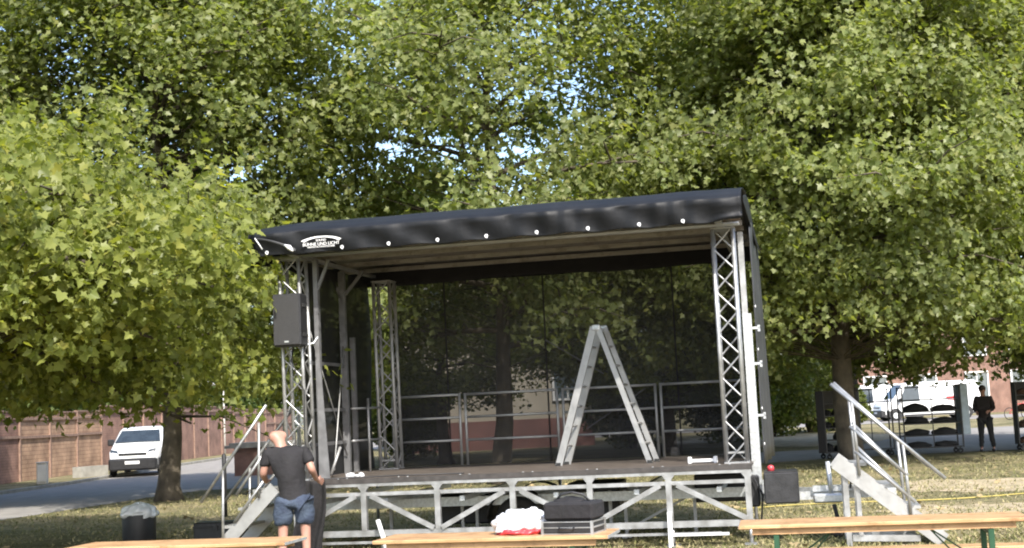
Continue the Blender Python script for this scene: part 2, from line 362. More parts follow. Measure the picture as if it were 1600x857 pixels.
# ------------------------------------------------------------------ foliage
LH = [(0.0, 0.0), (.16, -.10), (.48, -.18), (.40, .10), (.82, .40), (.42, .44), (.30, .66), (0.0, 1.0)]   # right half of a plane leaf
def leaf_mesh(name, P, Ndir, Tdir, size, mat, rs, droop=.25):
    """P positions (n,3); Ndir normals; Tdir tip directions; each leaf two folded halves"""
    n = len(P)
    Nn = Ndir / np.linalg.norm(Ndir, axis=1)[:, None]
    T = Tdir - Nn * np.sum(Tdir * Nn, 1)[:, None]; T /= (np.linalg.norm(T, axis=1)[:, None] + 1e-6)
    B = np.cross(T, Nn)
    fold = .10 + .45 * rs.rand(n); curl = droop * (rs.rand(n) * 1.4)
    nm = len(LH); V = np.zeros((n, 2 + 2 * (nm - 2), 3))
    asp = .85 + .3 * rs.rand(n)
    def pos(u, v):
        r2 = u * u + v * v
        return P + (B * (u * asp)[:, None] if isinstance(u, np.ndarray) else B * (u * asp)[:, None]) * size[:, None] + T * (v * size)[:, None] + Nn * ((abs(u) * fold - curl * r2) * size)[:, None]
    V[:, 0] = pos(LH[0][0], LH[0][1]); V[:, 1] = pos(*LH[-1])
    for k in range(1, nm - 1):
        V[:, 1 + k] = pos(LH[k][0], LH[k][1]); V[:, 1 + k + nm - 2] = pos(-LH[k][0], LH[k][1])
    nv = V.shape[1]
    f1 = [0] + [1 + k for k in range(1, nm - 1)] + [1]; f2 = [0, 1] + [1 + k + nm - 2 for k in range(nm - 2, 0, -1)]
    pat = np.array(f1 + f2); L = (np.arange(n)[:, None] * nv + pat[None, :]).astype(np.int32)
    me = bpy.data.meshes.new(name); me.vertices.add(n * nv); me.vertices.foreach_set('co', V.ravel())
    me.loops.add(L.size); me.loops.foreach_set('vertex_index', L.ravel())
    me.polygons.add(n * 2); me.polygons.foreach_set('loop_start', (np.arange(n * 2) * nm).astype(np.int32))
    me.update(calc_edges=True); me.materials.append(mat)
    return me

def tree_meshes(seed, H, rad, base, trunk_r, n_limb, leaf, lmat, per=46, bark=None, flat=.5, bias=(0, 0), topr=.45, sprayr=.55, twig=5, sag=.35, shell=0, lowf=.72, rag=.13):
    """returns (trunk mesh builder, branch builder, leaf mesh).  envelope: egg with radius rad, from base to H"""
    rs = np.random.RandomState(seed); rnd = random.Random(seed)
    tb = MB(); tb.cur = 0
    # trunk
    pts = []; rr = []; k = 9; ox = oy = 0
    for i in range(k + 1):
        t = i / k; z = t * (H * .86)
        ox += rnd.uniform(-.14, .14) * (t > .1); oy += rnd.uniform(-.14, .14) * (t > .1)
        pts.append(Vector((ox, oy, z))); rr.append(trunk_r * (1.0 - .9 * t ** .8))
    pts.insert(1, Vector((0, 0, .35))); rr.insert(1, trunk_r * 1.02); rr[0] = trunk_r * 1.45
    pts[0].z = -.05
    tb.tube(pts, rr, 12)
    def tp(z):
        for a, b in zip(pts, pts[1:]):
            if a.z <= z <= b.z: return a.lerp(b, (z - a.z) / (b.z - a.z + 1e-6))
        return pts[-1].copy()
    def env(z):
        t = (z - base) / (H - base); t = min(max(t, 0), 1)
        if t < .3: e = .72 + .28 * (t / .3)
        else: e = 1 - (1 - topr) * ((t - .3) / .7) ** 1.8
        if t > .86: e *= math.sqrt(max(0, (1 - t) / .14)) * .9 + .1
        return rad * e
    bb = MB(); cl = []
    ga = 2.39996
    for i in range(n_limb):
        t = (i + .5) / n_limb; z0 = base * .9 + (H * .8 - base * .9) * t ** .9
        a = i * ga + rnd.uniform(-.4, .4); s = tp(z0)
        rise = (0.15 + .75 * t) * rnd.uniform(.7, 1.2)
        L_ = env(min(H, z0 + rise * rad * .6)) * rnd.uniform(.95 - rag, .95 + rag)
        p = s.copy(); prev = [p.copy()]; nn = 7
        for j in range(1, nn + 1):
            u = j / nn; zz = s.z + L_ * (rise * u - sag * u * u * (1 - t * .7))
            aa = a + .25 * math.sin(u * 3 + i)
            prev.append(Vector((s.x + math.cos(aa) * L_ * u + bias[0] * u, s.y + math.sin(aa) * L_ * u + bias[1] * u, max(zz, base * .55))))
        r0 = trunk_r * (.34 - .2 * t)
        bb.tube(prev, [r0 * (1 - .88 * j / nn) + .008 for j in range(nn + 1)], 6, False)
        ns = 9
        for j in range(ns):
            u = .22 + .78 * (j + rnd.random() * .6) / ns; u = min(u, 1)
            q = prev[min(int(u * nn), nn - 1)].lerp(prev[min(int(u * nn) + 1, nn)], u * nn - int(u * nn))
            sa = a + (1 if j % 2 else -1) * rnd.uniform(.5, 1.25); sl_ = L_ * (.42 - .20 * u) * rnd.uniform(.8, 1.3) + .4
            e = q + Vector((math.cos(sa) * sl_, math.sin(sa) * sl_, sl_ * rnd.uniform(-.25, .55)))
            mid = q.lerp(e, .5) + Vector((0, 0, sl_ * .1))
            bb.tube([q, mid, e], [r0 * .3 + .008, r0 * .18 + .006, .005], 4, False)
            for m_ in range(twig):
                v = .3 + .7 * (m_ + rnd.random()) / twig
                c = q.lerp(e, v) + Vector((rnd.gauss(0, .28), rnd.gauss(0, .28), rnd.gauss(.05, .28)))
                cl.append((c.x, c.y, c.z, a))
    for m_ in range(shell):          # outer twigs that carry the sunlit skin of the crown
        z = base * .9 + (H - base * .9) * rnd.random() ** .9; a = rnd.uniform(0, 6.283); r = env(z) * rnd.uniform(.91 - rag, .91 + rag)
        c = Vector((math.cos(a) * r, math.sin(a) * r, z)); q = tp(min(max(z - 1.2, base * .8), H * .8))
        bb.tube([q, q.lerp(c, .5) + Vector((0, 0, .08)), c], [.014, .01, .004], 3, False); cl.append((c.x, c.y, c.z, a))
    cl = np.array(cl)
    c = np.repeat(cl[:, :3], per, 0); n = len(c)
    th = rs.rand(n) * 2 * np.pi; r = sprayr * np.sqrt(rs.rand(n)) * np.repeat(.6 + .8 * rs.rand(len(cl)), per)
    off = np.c_[np.cos(th) * r, np.sin(th) * r, rs.randn(n) * sprayr * .42 * 1 - .45 * r * r / sprayr]
    P = c + off
    lowz = base * lowf + .5 * np.sin(P[:, 0] * 1.7) * np.cos(P[:, 1] * 1.9) + .2 * rs.randn(n)
    kp = P[:, 2] > lowz; P = P[kp]; th = th[kp]; n = len(P)
    out = P - np.array([0, 0, base + (H - base) * .35]); out /= np.linalg.norm(out, axis=1)[:, None]
    Nd = np.c_[np.zeros(n), np.zeros(n), np.ones(n)] * .55 + out * .55 + rs.randn(n, 3) * .6
    Td = np.c_[np.cos(th), np.sin(th), -.5 * np.ones(n)] + rs.randn(n, 3) * .4
    sz = leaf * (.55 + .65 * rs.rand(n))
    me = leaf_mesh('crown', P, Nd, Td, sz, lmat, rs)
    return tb, bb, me

def make_tree(name, label, loc, rz=0, group=None, **kw):
    root = thing(name, label, 'tree', loc, rz, group)
    tb, bb, me = tree_meshes(**kw)
    tb.build('trunk', M['bark'], root)
    bb.build('branches', M['bark'], root)
    o = bpy.data.objects.new('crown', me); C.objects.link(o); o.parent = root
    return root

GROUPT = 'row of plane trees behind the stage'
tA = make_tree('plane_tree', 'plane tree with dark leaning trunk beside the road in front of the white van', (-8.35, 32, 0), 0, GROUPT,
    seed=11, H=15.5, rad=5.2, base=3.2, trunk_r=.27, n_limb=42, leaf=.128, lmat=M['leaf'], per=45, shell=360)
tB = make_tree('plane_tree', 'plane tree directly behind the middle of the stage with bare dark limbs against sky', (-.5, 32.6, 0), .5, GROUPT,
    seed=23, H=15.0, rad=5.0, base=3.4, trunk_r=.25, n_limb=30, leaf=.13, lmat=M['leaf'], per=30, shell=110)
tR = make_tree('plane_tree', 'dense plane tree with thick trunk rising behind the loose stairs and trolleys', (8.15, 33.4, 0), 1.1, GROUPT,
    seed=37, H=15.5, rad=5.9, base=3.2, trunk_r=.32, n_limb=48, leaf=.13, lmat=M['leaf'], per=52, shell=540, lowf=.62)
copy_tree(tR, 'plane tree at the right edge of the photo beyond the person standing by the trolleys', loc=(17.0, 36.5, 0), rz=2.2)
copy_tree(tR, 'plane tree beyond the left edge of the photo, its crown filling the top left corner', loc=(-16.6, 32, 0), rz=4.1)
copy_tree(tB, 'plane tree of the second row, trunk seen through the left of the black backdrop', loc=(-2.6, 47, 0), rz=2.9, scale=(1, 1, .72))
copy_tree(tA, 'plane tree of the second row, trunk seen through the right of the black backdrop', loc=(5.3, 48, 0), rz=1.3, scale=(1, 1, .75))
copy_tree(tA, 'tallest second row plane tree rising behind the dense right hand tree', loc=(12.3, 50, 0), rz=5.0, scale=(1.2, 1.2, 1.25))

# near tree reaching in from the left
tN = make_tree('near_plane_tree', 'near plane tree with large bright yellow green leaves hanging in from the left edge', (-8.5, 18.2, 0), .3, None,
    seed=5, H=6.0, rad=4.6, base=3.2, trunk_r=.17, n_limb=32, leaf=.105, lmat=M['leaf_near'], per=72, shell=170, lowf=.62, rag=.32, topr=.5, sprayr=.5, sag=.45)

# trees beyond the fence
GF = 'trees beyond the panel fence'
tF = make_tree('broadleaf_tree', 'dark green bushy tree above the left end of the panel fence', (-24, 60, 0), 0, GF,
    seed=71, H=11, rad=5, base=1.2, trunk_r=.28, n_limb=26, leaf=.3, lmat=M['leaf_far'], per=16, topr=.5, sprayr=.8)
for x, y, rz, s, lb in ((-31, 78, 1, 1.2, 'bushy tree above the fence behind the hanging leaf tips of the near tree'), (-25, 84, 2, 1.0, 'bushy tree above the fence behind the trunk of the roadside tree'), (-23.5, 97, 3, .9, 'bushy tree above the fence between the roadside trunk and the curved lamp'),
                  (-21.8, 107, 4.2, .9, 'bushy tree above the far end of the fence beside the flat headed lamp'), (-29, 106, 5, 1.3, 'tall bushy tree behind the far stretch of the fence'), (-9, 112, 5.5, 1.2, 'bushy tree closing the road behind the left stage truss'), (-37, 66, .4, 1.3, 'tall bushy tree high above the left end of the fence')):
    copy_tree(tF, lb, loc=(x, y, 0), rz=rz, scale=(s, s, s))
# bushes right of the stage
def bush(label, loc, rad, H, seed, group):
    root = thing('bush', label, 'bush', loc, 0, group)
    rs = np.random.RandomState(seed); mb = MB()
    for k in range(14):
        a = k * 2.4; q = (math.cos(a) * rad * .6, math.sin(a) * rad * .6, H * (.7 + .3 * rs.rand()))
        mb.tube([(math.cos(a) * .1, math.sin(a) * .1, 0), (q[0] * .4, q[1] * .4, q[2] * .5), q], [.04, .03, .01], 5, False)
    mb.build('stems', M['bark'], root)
    n = 9000; u = rs.rand(n); th = rs.rand(n) * 6.283; ph = np.arccos(1 - 2 * rs.rand(n))
    r = rad * (rs.rand(n) ** .4) * (1 + .22 * np.sin(3 * th + seed) * np.sin(4 * ph))
    P = np.c_[np.sin(ph) * np.cos(th) * r, np.sin(ph) * np.sin(th) * r, H * .52 + np.cos(ph) * r * H / rad * .5]
    P[:, 2] = np.maximum(P[:, 2], .03 + .1 * u)
    Nd = np.c_[np.zeros(n), np.zeros(n), np.ones(n) * .6] + rs.randn(n, 3) * .6
    me = leaf_mesh('foliage', P, Nd, rs.randn(n, 3) - np.array([0, 0, .5]), .14 * (.6 + .7 * rs.rand(n)), M['leaf_bush'], rs)
    o = bpy.data.objects.new('foliage', me); C.objects.link(o); o.parent = root
    return root
GB = 'bushes beyond the path right of the stage'
bush('pale green bush just right of the black side tarpaulin', (11.6, 62, 0), 2.0, 3.6, 1, GB)
bush('tall pale bush left of the loose stairs handrail', (14.2, 66, 0), 2.2, 4.3, 2, GB)
bush('low round bush at the foot of the tall pale bush by the narrow trolley', (16.0, 67, 0), 1.3, 2.4, 3, GB)

GB2 = 'bushes between the stage and the beige building'
bush('dark bush behind the rear left rails hiding the corner of the beige building', (-4.4, 54, 0), 1.7, 3.6, 4, GB2)
bush('wide bush behind the right leg of the step ladder', (4.6, 55, 0), 2.2, 4.2, 5, GB2)
bush('bush behind the rightmost rear guard rail', (8.6, 56, 0), 2.3, 4.6, 6, GB2)
# ------------------------------------------------------------------ panel fence on the left
def fence():
    root = thing('panel_fence', 'long reddish brown woven panel fence with wooden posts along the left road', 'fence', (-18.9, 38, 0), 0)
    p0 = Vector((0, 0)); p1 = Vector((2.0, 62)); n = 21
    d = (p1 - p0) / n; dirv = d.normalized(); nrm = Vector((dirv.y, -dirv.x))
    for i in range(n):
        a = p0 + d * i; b = p0 + d * (i + 1)
        seg = 0 if i < 7 else (1 if i < 15 else 2)
        h = (2.52, 2.78, 2.62)[seg] + (.04 if i % 3 == 0 else 0)
        mb = MB(); mb.bar((a.x, a.y, h / 2), (b.x, b.y, h / 2), .05, h)
        p = mb.build('panel', M['fence_a'] if seg == 0 and i != 3 else M['fence_b'], root)
        r = MB()
        r.bar((a.x, a.y, h + .03), (b.x, b.y, h + .03), .14, .06)
        if seg == 0 or i > 17: zz = h * .64; r.bar((a.x + nrm.x * .06, a.y + nrm.y * .06, zz), (b.x + nrm.x * .06, b.y + nrm.y * .06, zz), .06, .10)
        r.bar((a.x + nrm.x * .06, a.y + nrm.y * .06, h - .22), (b.x + nrm.x * .06, b.y + nrm.y * .06, h - .22), .06, .10)
        r.build('rail', M['rail_wood'], root)
        q = MB(); q.box(a.x + nrm.x * .05 - .04, a.x + nrm.x * .05 + .04, a.y - .05, a.y + .05, 0, h)
        q.build('post', M['rail_wood'], root)
fence()

# ------------------------------------------------------------------ street lamps
def lamp(label, loc, H, arm, flat):
    root = thing('street_lamp', label, 'street lamp', loc, 0, 'street lamps by the road')
    mb = MB(); mb.tube([(0, 0, 0), (0, 0, H * .5), (0, 0, H - .25)] + ([(.0, 0, H - .1), (-.12, 0, H), (-arm * .6, 0, H + .06)] if not flat else [(0, 0, H)]), [.07, .055, .045] + ([.04, .035, .03] if not flat else [.04]), 8)
    mb.build('pole', M['pale'], root)
    h = MB()
    if flat: h.cbox(-arm, .05, -.13, .13, H - .02, H + .07, .03)
    else: h.tube([(-arm * .55, 0, H + .05), (-arm * .75, 0, H + .09), (-arm, 0, H + .1), (-arm - .45, 0, H + .08)], [.04, .12, .16, .06], 10)
    h.build('lamp_head', M['frame'], root)
lamp('curved white street lamp arching over the fence right of the roadside trunk', (-17.5, 80, 0), 4.1, .9, False)
lamp('straight street lamp with flat white head left of the stage truss', (-6.7, 41, 0), 3.75, .35, True)

# ------------------------------------------------------------------ buildings
def window(parent, x0, x1, z0, z1, y, depth=.12):
    f = MB(); t = .1
    f.box(x0 - t, x0, y - depth, y + .05, z0 - t, z1 + t).box(x1, x1 + t, y - depth, y + .05, z0 - t, z1 + t)
    f.box(x0, x1, y - depth, y + .05, z0 - t, z0).box(x0, x1, y - depth, y + .05, z1, z1 + t)
    f.box((x0 + x1) / 2 - .04, (x0 + x1) / 2 + .04, y - depth + .01, y + .04, z0, z1)
    w_ = f.build('window', M['frame'], parent)
    p = MB(); p.box(x0 + .002, x1 - .002, y - .03, y - .01, z0 + .002, z1 - .002); p.build('pane', M['pane'], w_)
b = thing('brick_building', 'low red brick building with white framed windows behind the long white van', 'building', (24, 97, 0), 0)
mb = MB(); mb.box(-2, 34, 0, 10, 0, 7.2); mb.build('wall', M['brick'], b)
mb = MB(); mb.prism([(-2.5, 7.22), (34.5, 7.22), (34.5, 7.5), (16, 9.6), (-2.5, 7.5)], -.5, 10.5, 'y'); mb.build('roof', M['redbase'], b)
for x in (1.0, 4.6, 8.3, 11.6, 15, 19, 23):
    window(b, x, x + 1.5, 1.0, 2.9, -.02); window(b, x, x + 1.5, 4.2, 5.9, -.02)
b = thing('beige_building', 'tall beige plastered building with red brown plinth seen through the black backdrop', 'building', (-5.2, 62, 0), 0)
mb = MB(); mb.box(0, 8.6, 0, 10, 1.32, 10.2); mb.build('wall', M['beige'], b)
mb = MB(); mb.box(-.04, 8.64, -.04, 10.04, 0, 1.32); mb.build('plinth', M['redbase'], b)
mb = MB(); mb.box(-.3, 8.9, -.3, 10.3, 10.2, 10.5); mb.build('roof', M['concrete'], b)
for x in (.6, 6.9):
    window(b, x, x + 1.2, 2.2, 3.6, -.02); window(b, x, x + 1.2, 6.0, 7.5, -.02)

# ------------------------------------------------------------------ vans
def loft(mb, secs, closed_ends=True):
    n = len(secs[0]); base = []
    for s in secs: base += s
    fs = [(i * n + k, i * n + (k + 1) % n, (i + 1) * n + (k + 1) % n, (i + 1) * n + k) for i in range(len(secs) - 1) for k in range(n)]
    mb.smooth = True; mb.add(base, fs); mb.smooth = False
    if closed_ends: mb.add(secs[0], [tuple(range(n))[::-1]]); mb.add(secs[-1], [tuple(range(n))])
def van(name, label, loc, rz, L, W, H, kind):
    """front faces -x; local origin centre on ground"""
    root = thing(name, label, 'van', loc, rz)
    hl, hw = L / 2, W / 2
    if kind == 'small': prof = [(-hl, .30, .62), (-hl + .04, .28, .86), (-hl + .16, .25, .98), (-hl + .95, .24, 1.14), (-hl + 1.0, .24, 1.17), (-hl + 1.75, .24, H - .09), (-hl + 2.1, .24, H - .02), (0.4, .24, H), (hl - .3, .24, H - .02), (hl - .06, .28, H - .12), (hl, .34, H - .3)]
    else: prof = [(-hl, .32, .66), (-hl + .04, .28, .95), (-hl + .14, .25, 1.08), (-hl + .70, .24, 1.27), (-hl + .74, .24, 1.31), (-hl + 1.45, .24, H - .10), (-hl + 1.8, .24, H - .02), (0.4, .24, H), (hl - .3, .24, H - .02), (hl - .06, .28, H - .10), (hl, .34, H - .3)]
    secs = []
    for x, zb, zt in prof:
        nose = min(1, (x + hl) / .5) ; wv = hw * (.84 + .16 * nose ** .6) if nose < 1 else hw
        if x > hl - .1: wv = hw * .97
        shoulder = min(zt - .06, 1.05); tw = wv * (.99 if zt < 1.2 else .86 if kind == 'small' else .9)
        secs.append([(x, -wv * .96, zb), (x, -wv, zb + .16), (x, -wv, shoulder), (x, -tw, zt - .05), (x, -tw + .07, zt), (x, 0, zt + .02), (x, tw - .07, zt), (x, tw, zt - .05), (x, wv, shoulder), (x, wv, zb + .16), (x, wv * .96, zb)])
    mb = MB(); loft(mb, secs); mb.build('body', M['white'], root)
    s1, s2 = prof[4], prof[5]
    # windscreen, just proud of the slope
    tw = .86 if kind == 'small' else .9
    a = Vector((s1[0] + .05, 0, s1[2] + .07)); c = Vector((s2[0] - .06, 0, s2[2] - .05)); nn = Vector((-(c.z - a.z), 0, c.x - a.x)).normalized() * .025
    yb, yt = hw * .93, hw * tw * .88
    mb = MB(); mb.add([a + nn + Vector((0, -yb * .96, 0)), a + nn + Vector((0, yb * .96, 0)), c + nn + Vector((0, yt, 0)), c + nn + Vector((0, -yt, 0)), a - nn + Vector((0, -yb * .96, 0)), a - nn + Vector((0, yb * .96, 0)), c - nn + Vector((0, yt, 0)), c - nn + Vector((0, -yt, 0))],
        [(0, 1, 2, 3), (7, 6, 5, 4), (0, 4, 5, 1), (1, 5, 6, 2), (2, 6, 7, 3), (3, 7, 4, 0)])
    mb.build('windscreen', M['glass'], root)
    for sd in (-1, 1):
        def sp(x, z):    # point on the side skin
            k = (z - 1.05) / (H - .05 - 1.05); return (x, sd * (hw * (1 + (tw - 1) * max(0, k)) + .008), z)
        x0, x1 = s1[0] + .42, s2[0] + .95
        zb_, zt_ = 1.13, H - .2
        poly = [sp(x0, zb_), sp(x1, zb_), sp(x1, zt_), sp(s2[0] + .12, zt_)]
        mb = MB(); mb.add(poly + [(p[0], p[1] - sd * .03, p[2]) for p in poly], [(0, 1, 2, 3), (7, 6, 5, 4), (0, 4, 5, 1), (1, 5, 6, 2), (2, 6, 7, 3), (3, 7, 4, 0)])
        mb.build('side_window', M['glass'], root)
        mb = MB(); mb.box(x1 + .06, x1 + .075, sd * hw - .0 if sd < 0 else sd * hw - .01, sd * hw + .012 if sd > 0 else sd * hw + .001 , .45, 1.05)
        mb.box(x1 + .1, x1 + .28, min(sd * (hw + .004), sd * (hw + .03)), max(sd * (hw + .004), sd * (hw + .03)), 1.0, 1.04)
        mb.build('door_handle', M['black'], root)
        mb = MB(); mb.cbox(x0 - .1, x0 + .08, min(sd * (hw + .02), sd * (hw + .24)), max(sd * (hw + .02), sd * (hw + .24)), 1.14, 1.38, .03); mb.build('wing_mirror', M['black'], root)
        for wx in (-hl + .85, hl - .95):
            wr = .33
            mb = MB(); mb.disc((wx, sd * (hw - .02), wr + .04), wr + .07, 20, 'y', .06); mb.build('wheel_arch', M['black'], root)
            mb = MB(); mb.torus((wx, sd * (hw - .06), wr), wr - .09, .10, 'y', 22, 8); wl = mb.build('wheel', M['rubber'], root)
            mb = MB(); mb.disc((wx, sd * (hw + .0), wr), wr - .15, 14, 'y', .09); mb.build('rim', M['galv'], wl)
        mb = MB()
        hx = -hl + .06
        mb.add([(hx - .03, sd * hw * .55, .86), (hx + .02, sd * hw * .86, .88), (hx + .10, sd * hw * .90, 1.02), (hx + .05, sd * hw * .62, .97),
                (hx + .25, sd * hw * .55, .86), (hx + .25, sd * hw * .80, .88), (hx + .25, sd * hw * .84, 1.00), (hx + .25, sd * hw * .6, .96)],
               [(0, 1, 2, 3), (7, 6, 5, 4), (0, 4, 5, 1), (1, 5, 6, 2), (2, 6, 7, 3), (3, 7, 4, 0)])
        mb.build('headlight', M['glass'], root)
        if kind != 'small':
            mb = MB(); mb.cbox(hl - .04, hl + .02, min(sd * hw * .8, sd * hw * .97), max(sd * hw * .8, sd * hw * .97), .8, 1.25, .01); mb.build('tail_light', M['redlens'], root)
    mb = MB(); mb.cbox(-hl - .07, -hl + .5, -hw * .93, hw * .93, .24, .68, .06); mb.cbox(-hl + .3, -hl + .5, -hw - .01, hw + .01, .26, .66, .03); mb.build('front_bumper', M['black'], root)
    mb = MB(); mb.cbox(-hl - .02, -hl + .1, -hw * .55, hw * .55, .80, .87, .01); mb.build('grille', M['black'], root)
    mb = MB(); mb.box(-hl - .085, -hl - .072, -.26, .26, .47, .58); mb.build('number_plate', M['logo'], root)
    mb = MB(); mb.cbox(-hl + 1.4, hl + .03, -hw - .012, hw + .012, .26, .36, .02); mb.build('sill_trim', M['black'], root)
    return root
van('white_van', 'small white delivery van parked on the road by the fence left of the tree trunk', (-14.3, 51.3, 0), R(95), 4.4, 1.84, 1.80, 'small')
v2 = van('white_van', 'long white panel van parked side on behind the trolleys', (25.2, 83.5, .012), R(3), 6.2, 2.0, 2.3, 'big')
mb = MB(); mb.box(.95, 1.5, -1.012, -1.004, 1.25, 1.36).box(1.7, 2.1, -1.012, -1.004, 1.2, 1.42).box(1.0, 1.6, -1.012, -1.004, 1.1, 1.16); mb.build('red_side_marking', M['redlens'], v2)
copy_tree(v2, 'second white panel van, its roof and windscreen just above the nose of the long one', loc=(23.6, 88.0, .012), rz=R(1))

# ------------------------------------------------------------------ the mobile stage
ST = thing('mobile_stage', 'mobile stage with black arched roof, aluminium truss towers and raised deck', 'stage', (SX, SY, 0), SA)
W_, D_, HD = 5.8, 3.25, .95
mb = MB(); mb.box(-.02, W_, 0, D_, HD - .03, HD); mb.build('deck', M['deck'], ST)
mb = MB(); mb.box(-.03, W_ + .01, -.034, -.002, HD - .06, HD + .005); mb.build('deck_edge', M['deck_edge'], ST)
# deck screws
mb = MB()
for k in range(7):
    for dx in (-.06, .06): mb.disc((.62 + k * .81 + dx, .10, HD + .004), .013, 8, 'z', .006)
mb.build('deck_bolts', M['galv'], ST)
# front truss frame
mb = MB(); mb.box(.0, W_ - .0, -.03, .03, .852, .888); mb.build('front_rail', M['alu'], ST)
mb = MB(); mb.box(.0, W_ - .06, -.02, .03, .732, .778); mb.build('front_rail', M['alu'], ST)
mb = MB(); mb.box(.0, W_, -.03, .04, .225, .30); mb.build('bottom_beam', M['alu'], ST)
mb = MB(); mb.box(.0, 5.4, -.025, .02, .135, .165); mb.build('lower_tie', M['alu'], ST)
for k in range(0, 7):
    x = min(max(k * W_ / 6 - .03, .03), W_ - .05); mb = MB(); mb.box(x - .035, x + .035, -.036, .028, .30, .852)
    mb.add([(x - .035, -.037, .80), (x + .035, -.037, .80), (x + .075, -.037, .85), (x - .075, -.037, .85), (x - .035, .02, .80), (x + .035, .02, .80), (x + .075, .02, .85), (x - .075, .02, .85)], [(0, 1, 2, 3), (7, 6, 5, 4), (0, 4, 5, 1), (1, 5, 6, 2), (2, 6, 7, 3), (3, 7, 4, 0)])
    mb.build('front_post', M['alu'], ST)
for k in range(6):
    xa, xb = k * W_ / 6 - .03, (k + 1) * W_ / 6 - .03
    lo, hi = (xa, xb) if k % 2 == 0 else (xb, xa)
    s = 1 if hi > lo else -1
    mb = MB(); mb.bar((lo + s * .05, -.045, .315), (hi - s * .10, -.045, .735), .03, .06, (0, 0, 1)); mb.build('diagonal_strut', M['alu'], ST)
# feet
for x, y in ((.12, 0.02), (1.15, .02), (W_ - .98, .02), (W_ - .05, .02), (.1, 3.1), (2.9, 3.1), (W_ - .1, 3.1)):
    mb = MB(); mb.tube([(x, y, .225 if y < 1 else .9), (x, y, .02)], .024, 8); mb.box(x - .08, x + .08, y - .08, y + .08, 0, .02); mb.build('foot_jack', M['alu'], ST)
mb = MB(); mb.bar((1.15, -.14, .44), (1.3, -.2, 0.0), .05, .03); mb.build('white_prop', M['white'], ST)
mb = MB(); mb.box(4.78, 4.83, -.16, -.10, 0, .42).box(4.83, 5.5, -.15, -.11, .135, .165); mb.build('front_leg_frame', M['white'], ST)
# chassis below
mb = MB()
for y in (1.0, 2.35): mb.box(-.0, W_ + .2, y - .04, y + .04, .50, .62)
for x in (.3, 1.2, 2.2, 3.4, 4.4, 5.4): mb.box(x - .03, x + .03, .06, 3.2, .63, .69)
mb.build('chassis', M['galv'], ST)
for x in (.9, 1.9, 2.1, 3.9, 4.1, 5.0):
    mb = MB(); mb.box(x - .02, x + .02, 1.2, 1.24, .0, .62); mb.box(x - .06, x + .06, 1.16, 1.28, 0, .02); mb.build('support_leg', M['alu_dull'], ST)
mb = MB(); mb.bar((4.1, 1.26, .1), (5.0, 1.26, .55), .03); mb.build('support_brace', M['alu_dull'], ST)
for y in (.95, 2.5):
    mb = MB(); mb.torus((2.72, y, .30), .22, .085, 'y', 26, 10); wl = mb.build('wheel', M['rubber'], ST)
    mb = MB(); mb.disc((2.72, y - .02, .30), .16, 18, 'y', .06); mb.torus((2.72, y - .06, .30), .09, .02, 'y', 18, 6)
    for k in range(8): a = k * math.pi / 4; mb.disc((2.72 + .12 * math.cos(a), y - .055, .30 + .12 * math.sin(a)), .018, 8, 'y', .02)
    mb.build('rim', M['alu_dull'], wl)
    mb = MB()
    mb.grid(lambda u, v, y=y: (2.72 - math.cos(math.pi * u) * .4, y - .13 + .26 * v, .34 + math.sin(math.pi * u) * .36), 12, 1); mb.build('mudguard', M['black'], ST, .01)
mb = MB(); mb.tube([(2.72, .9, .3), (2.72, 2.55, .3)], .04, 8); mb.build('axle', M['black'], ST)
mb = MB(); mb.cbox(1.5, 2.2, 1.5, 2.2, .22, .62, .02); mb.build('tool_box', M['black'], ST)
mb = MB(); mb.cbox(3.3, 4.0, 1.4, 2.2, .30, .72, .02); mb.build('tool_box', M['black'], ST)
mb = MB(); mb.cbox(5.0, 5.7, 1.3, 2.3, .42, .78, .02); mb.build('ballast_box', M['black'], ST)

# trusses
def truss(p0, p1, w, name='truss_tower', r=.025, br=.012, pitch=.26, parent=ST, xface=True, dull=False, plate=True):
    """square four chord truss from p0 (bottom centre) to p1"""
    p0 = Vector(p0); p1 = Vector(p1); ax = (p1 - p0); Ln = ax.length; ax.normalize(); h = w / 2
    if abs(ax.z) > .7: u = Vector((1, 0, 0)); v = Vector((0, 1, 0))
    else: u = Vector((0, 1, 0)) if abs(ax.x) > .7 else Vector((1, 0, 0)); v = Vector((0, 0, 1))
    mb = MB(); cs = [(-h, -h), (h, -h), (h, h), (-h, h)]
    for a, b_ in cs: mb.tube([p0 + u * a + v * b_, p1 + u * a + v * b_], r, 10)
    n = max(1, round(Ln / pitch)); st = Ln / n
    for fi in range(4):
        A = cs[fi]; B = cs[(fi + 1) % 4]
        for k in range(n):
            a0 = p0 + ax * (k * st) ; a1 = p0 + ax * ((k + 1) * st)
            q = [a0 + u * A[0] + v * A[1], a1 + u * B[0] + v * B[1], a0 + u * B[0] + v * B[1], a1 + u * A[0] + v * A[1]]
            if k % 2 == 0: mb.tube(q[:2], br, 5, False)
            else: mb.tube(q[2:], br, 5, False)
    if plate:
        mb.add(*_boxdata(p0 + u * 0, h + r, u, v, ax, .02)); mb.add(*_boxdata(p0 + ax * .12, None, u, v, ax, .02, w))
        mb.add(*_boxdata(p1 - ax * .02, h + r, u, v, ax, .02))
    return mb.build(name, M['alu_dull'] if dull else M['alu'], parent)
def _boxdata(c, h, u, v, ax, t, w=None):
    h = h or (w / 2); vs = []
    for s in (0, 1):
        for a, b_ in ((-h, -h), (h, -h), (h, h), (-h, h)): vs.append(c + u * a + v * b_ + ax * t * s)
    return vs, [(0, 1, 2, 3), (7, 6, 5, 4), (0, 4, 5, 1), (1, 5, 6, 2), (2, 6, 7, 3), (3, 7, 4, 0)]
truss((.02, .22, HD), (-.02, .22, 3.86), .27)
truss((5.62, .42, HD), (5.62, .42, 3.86), .25)
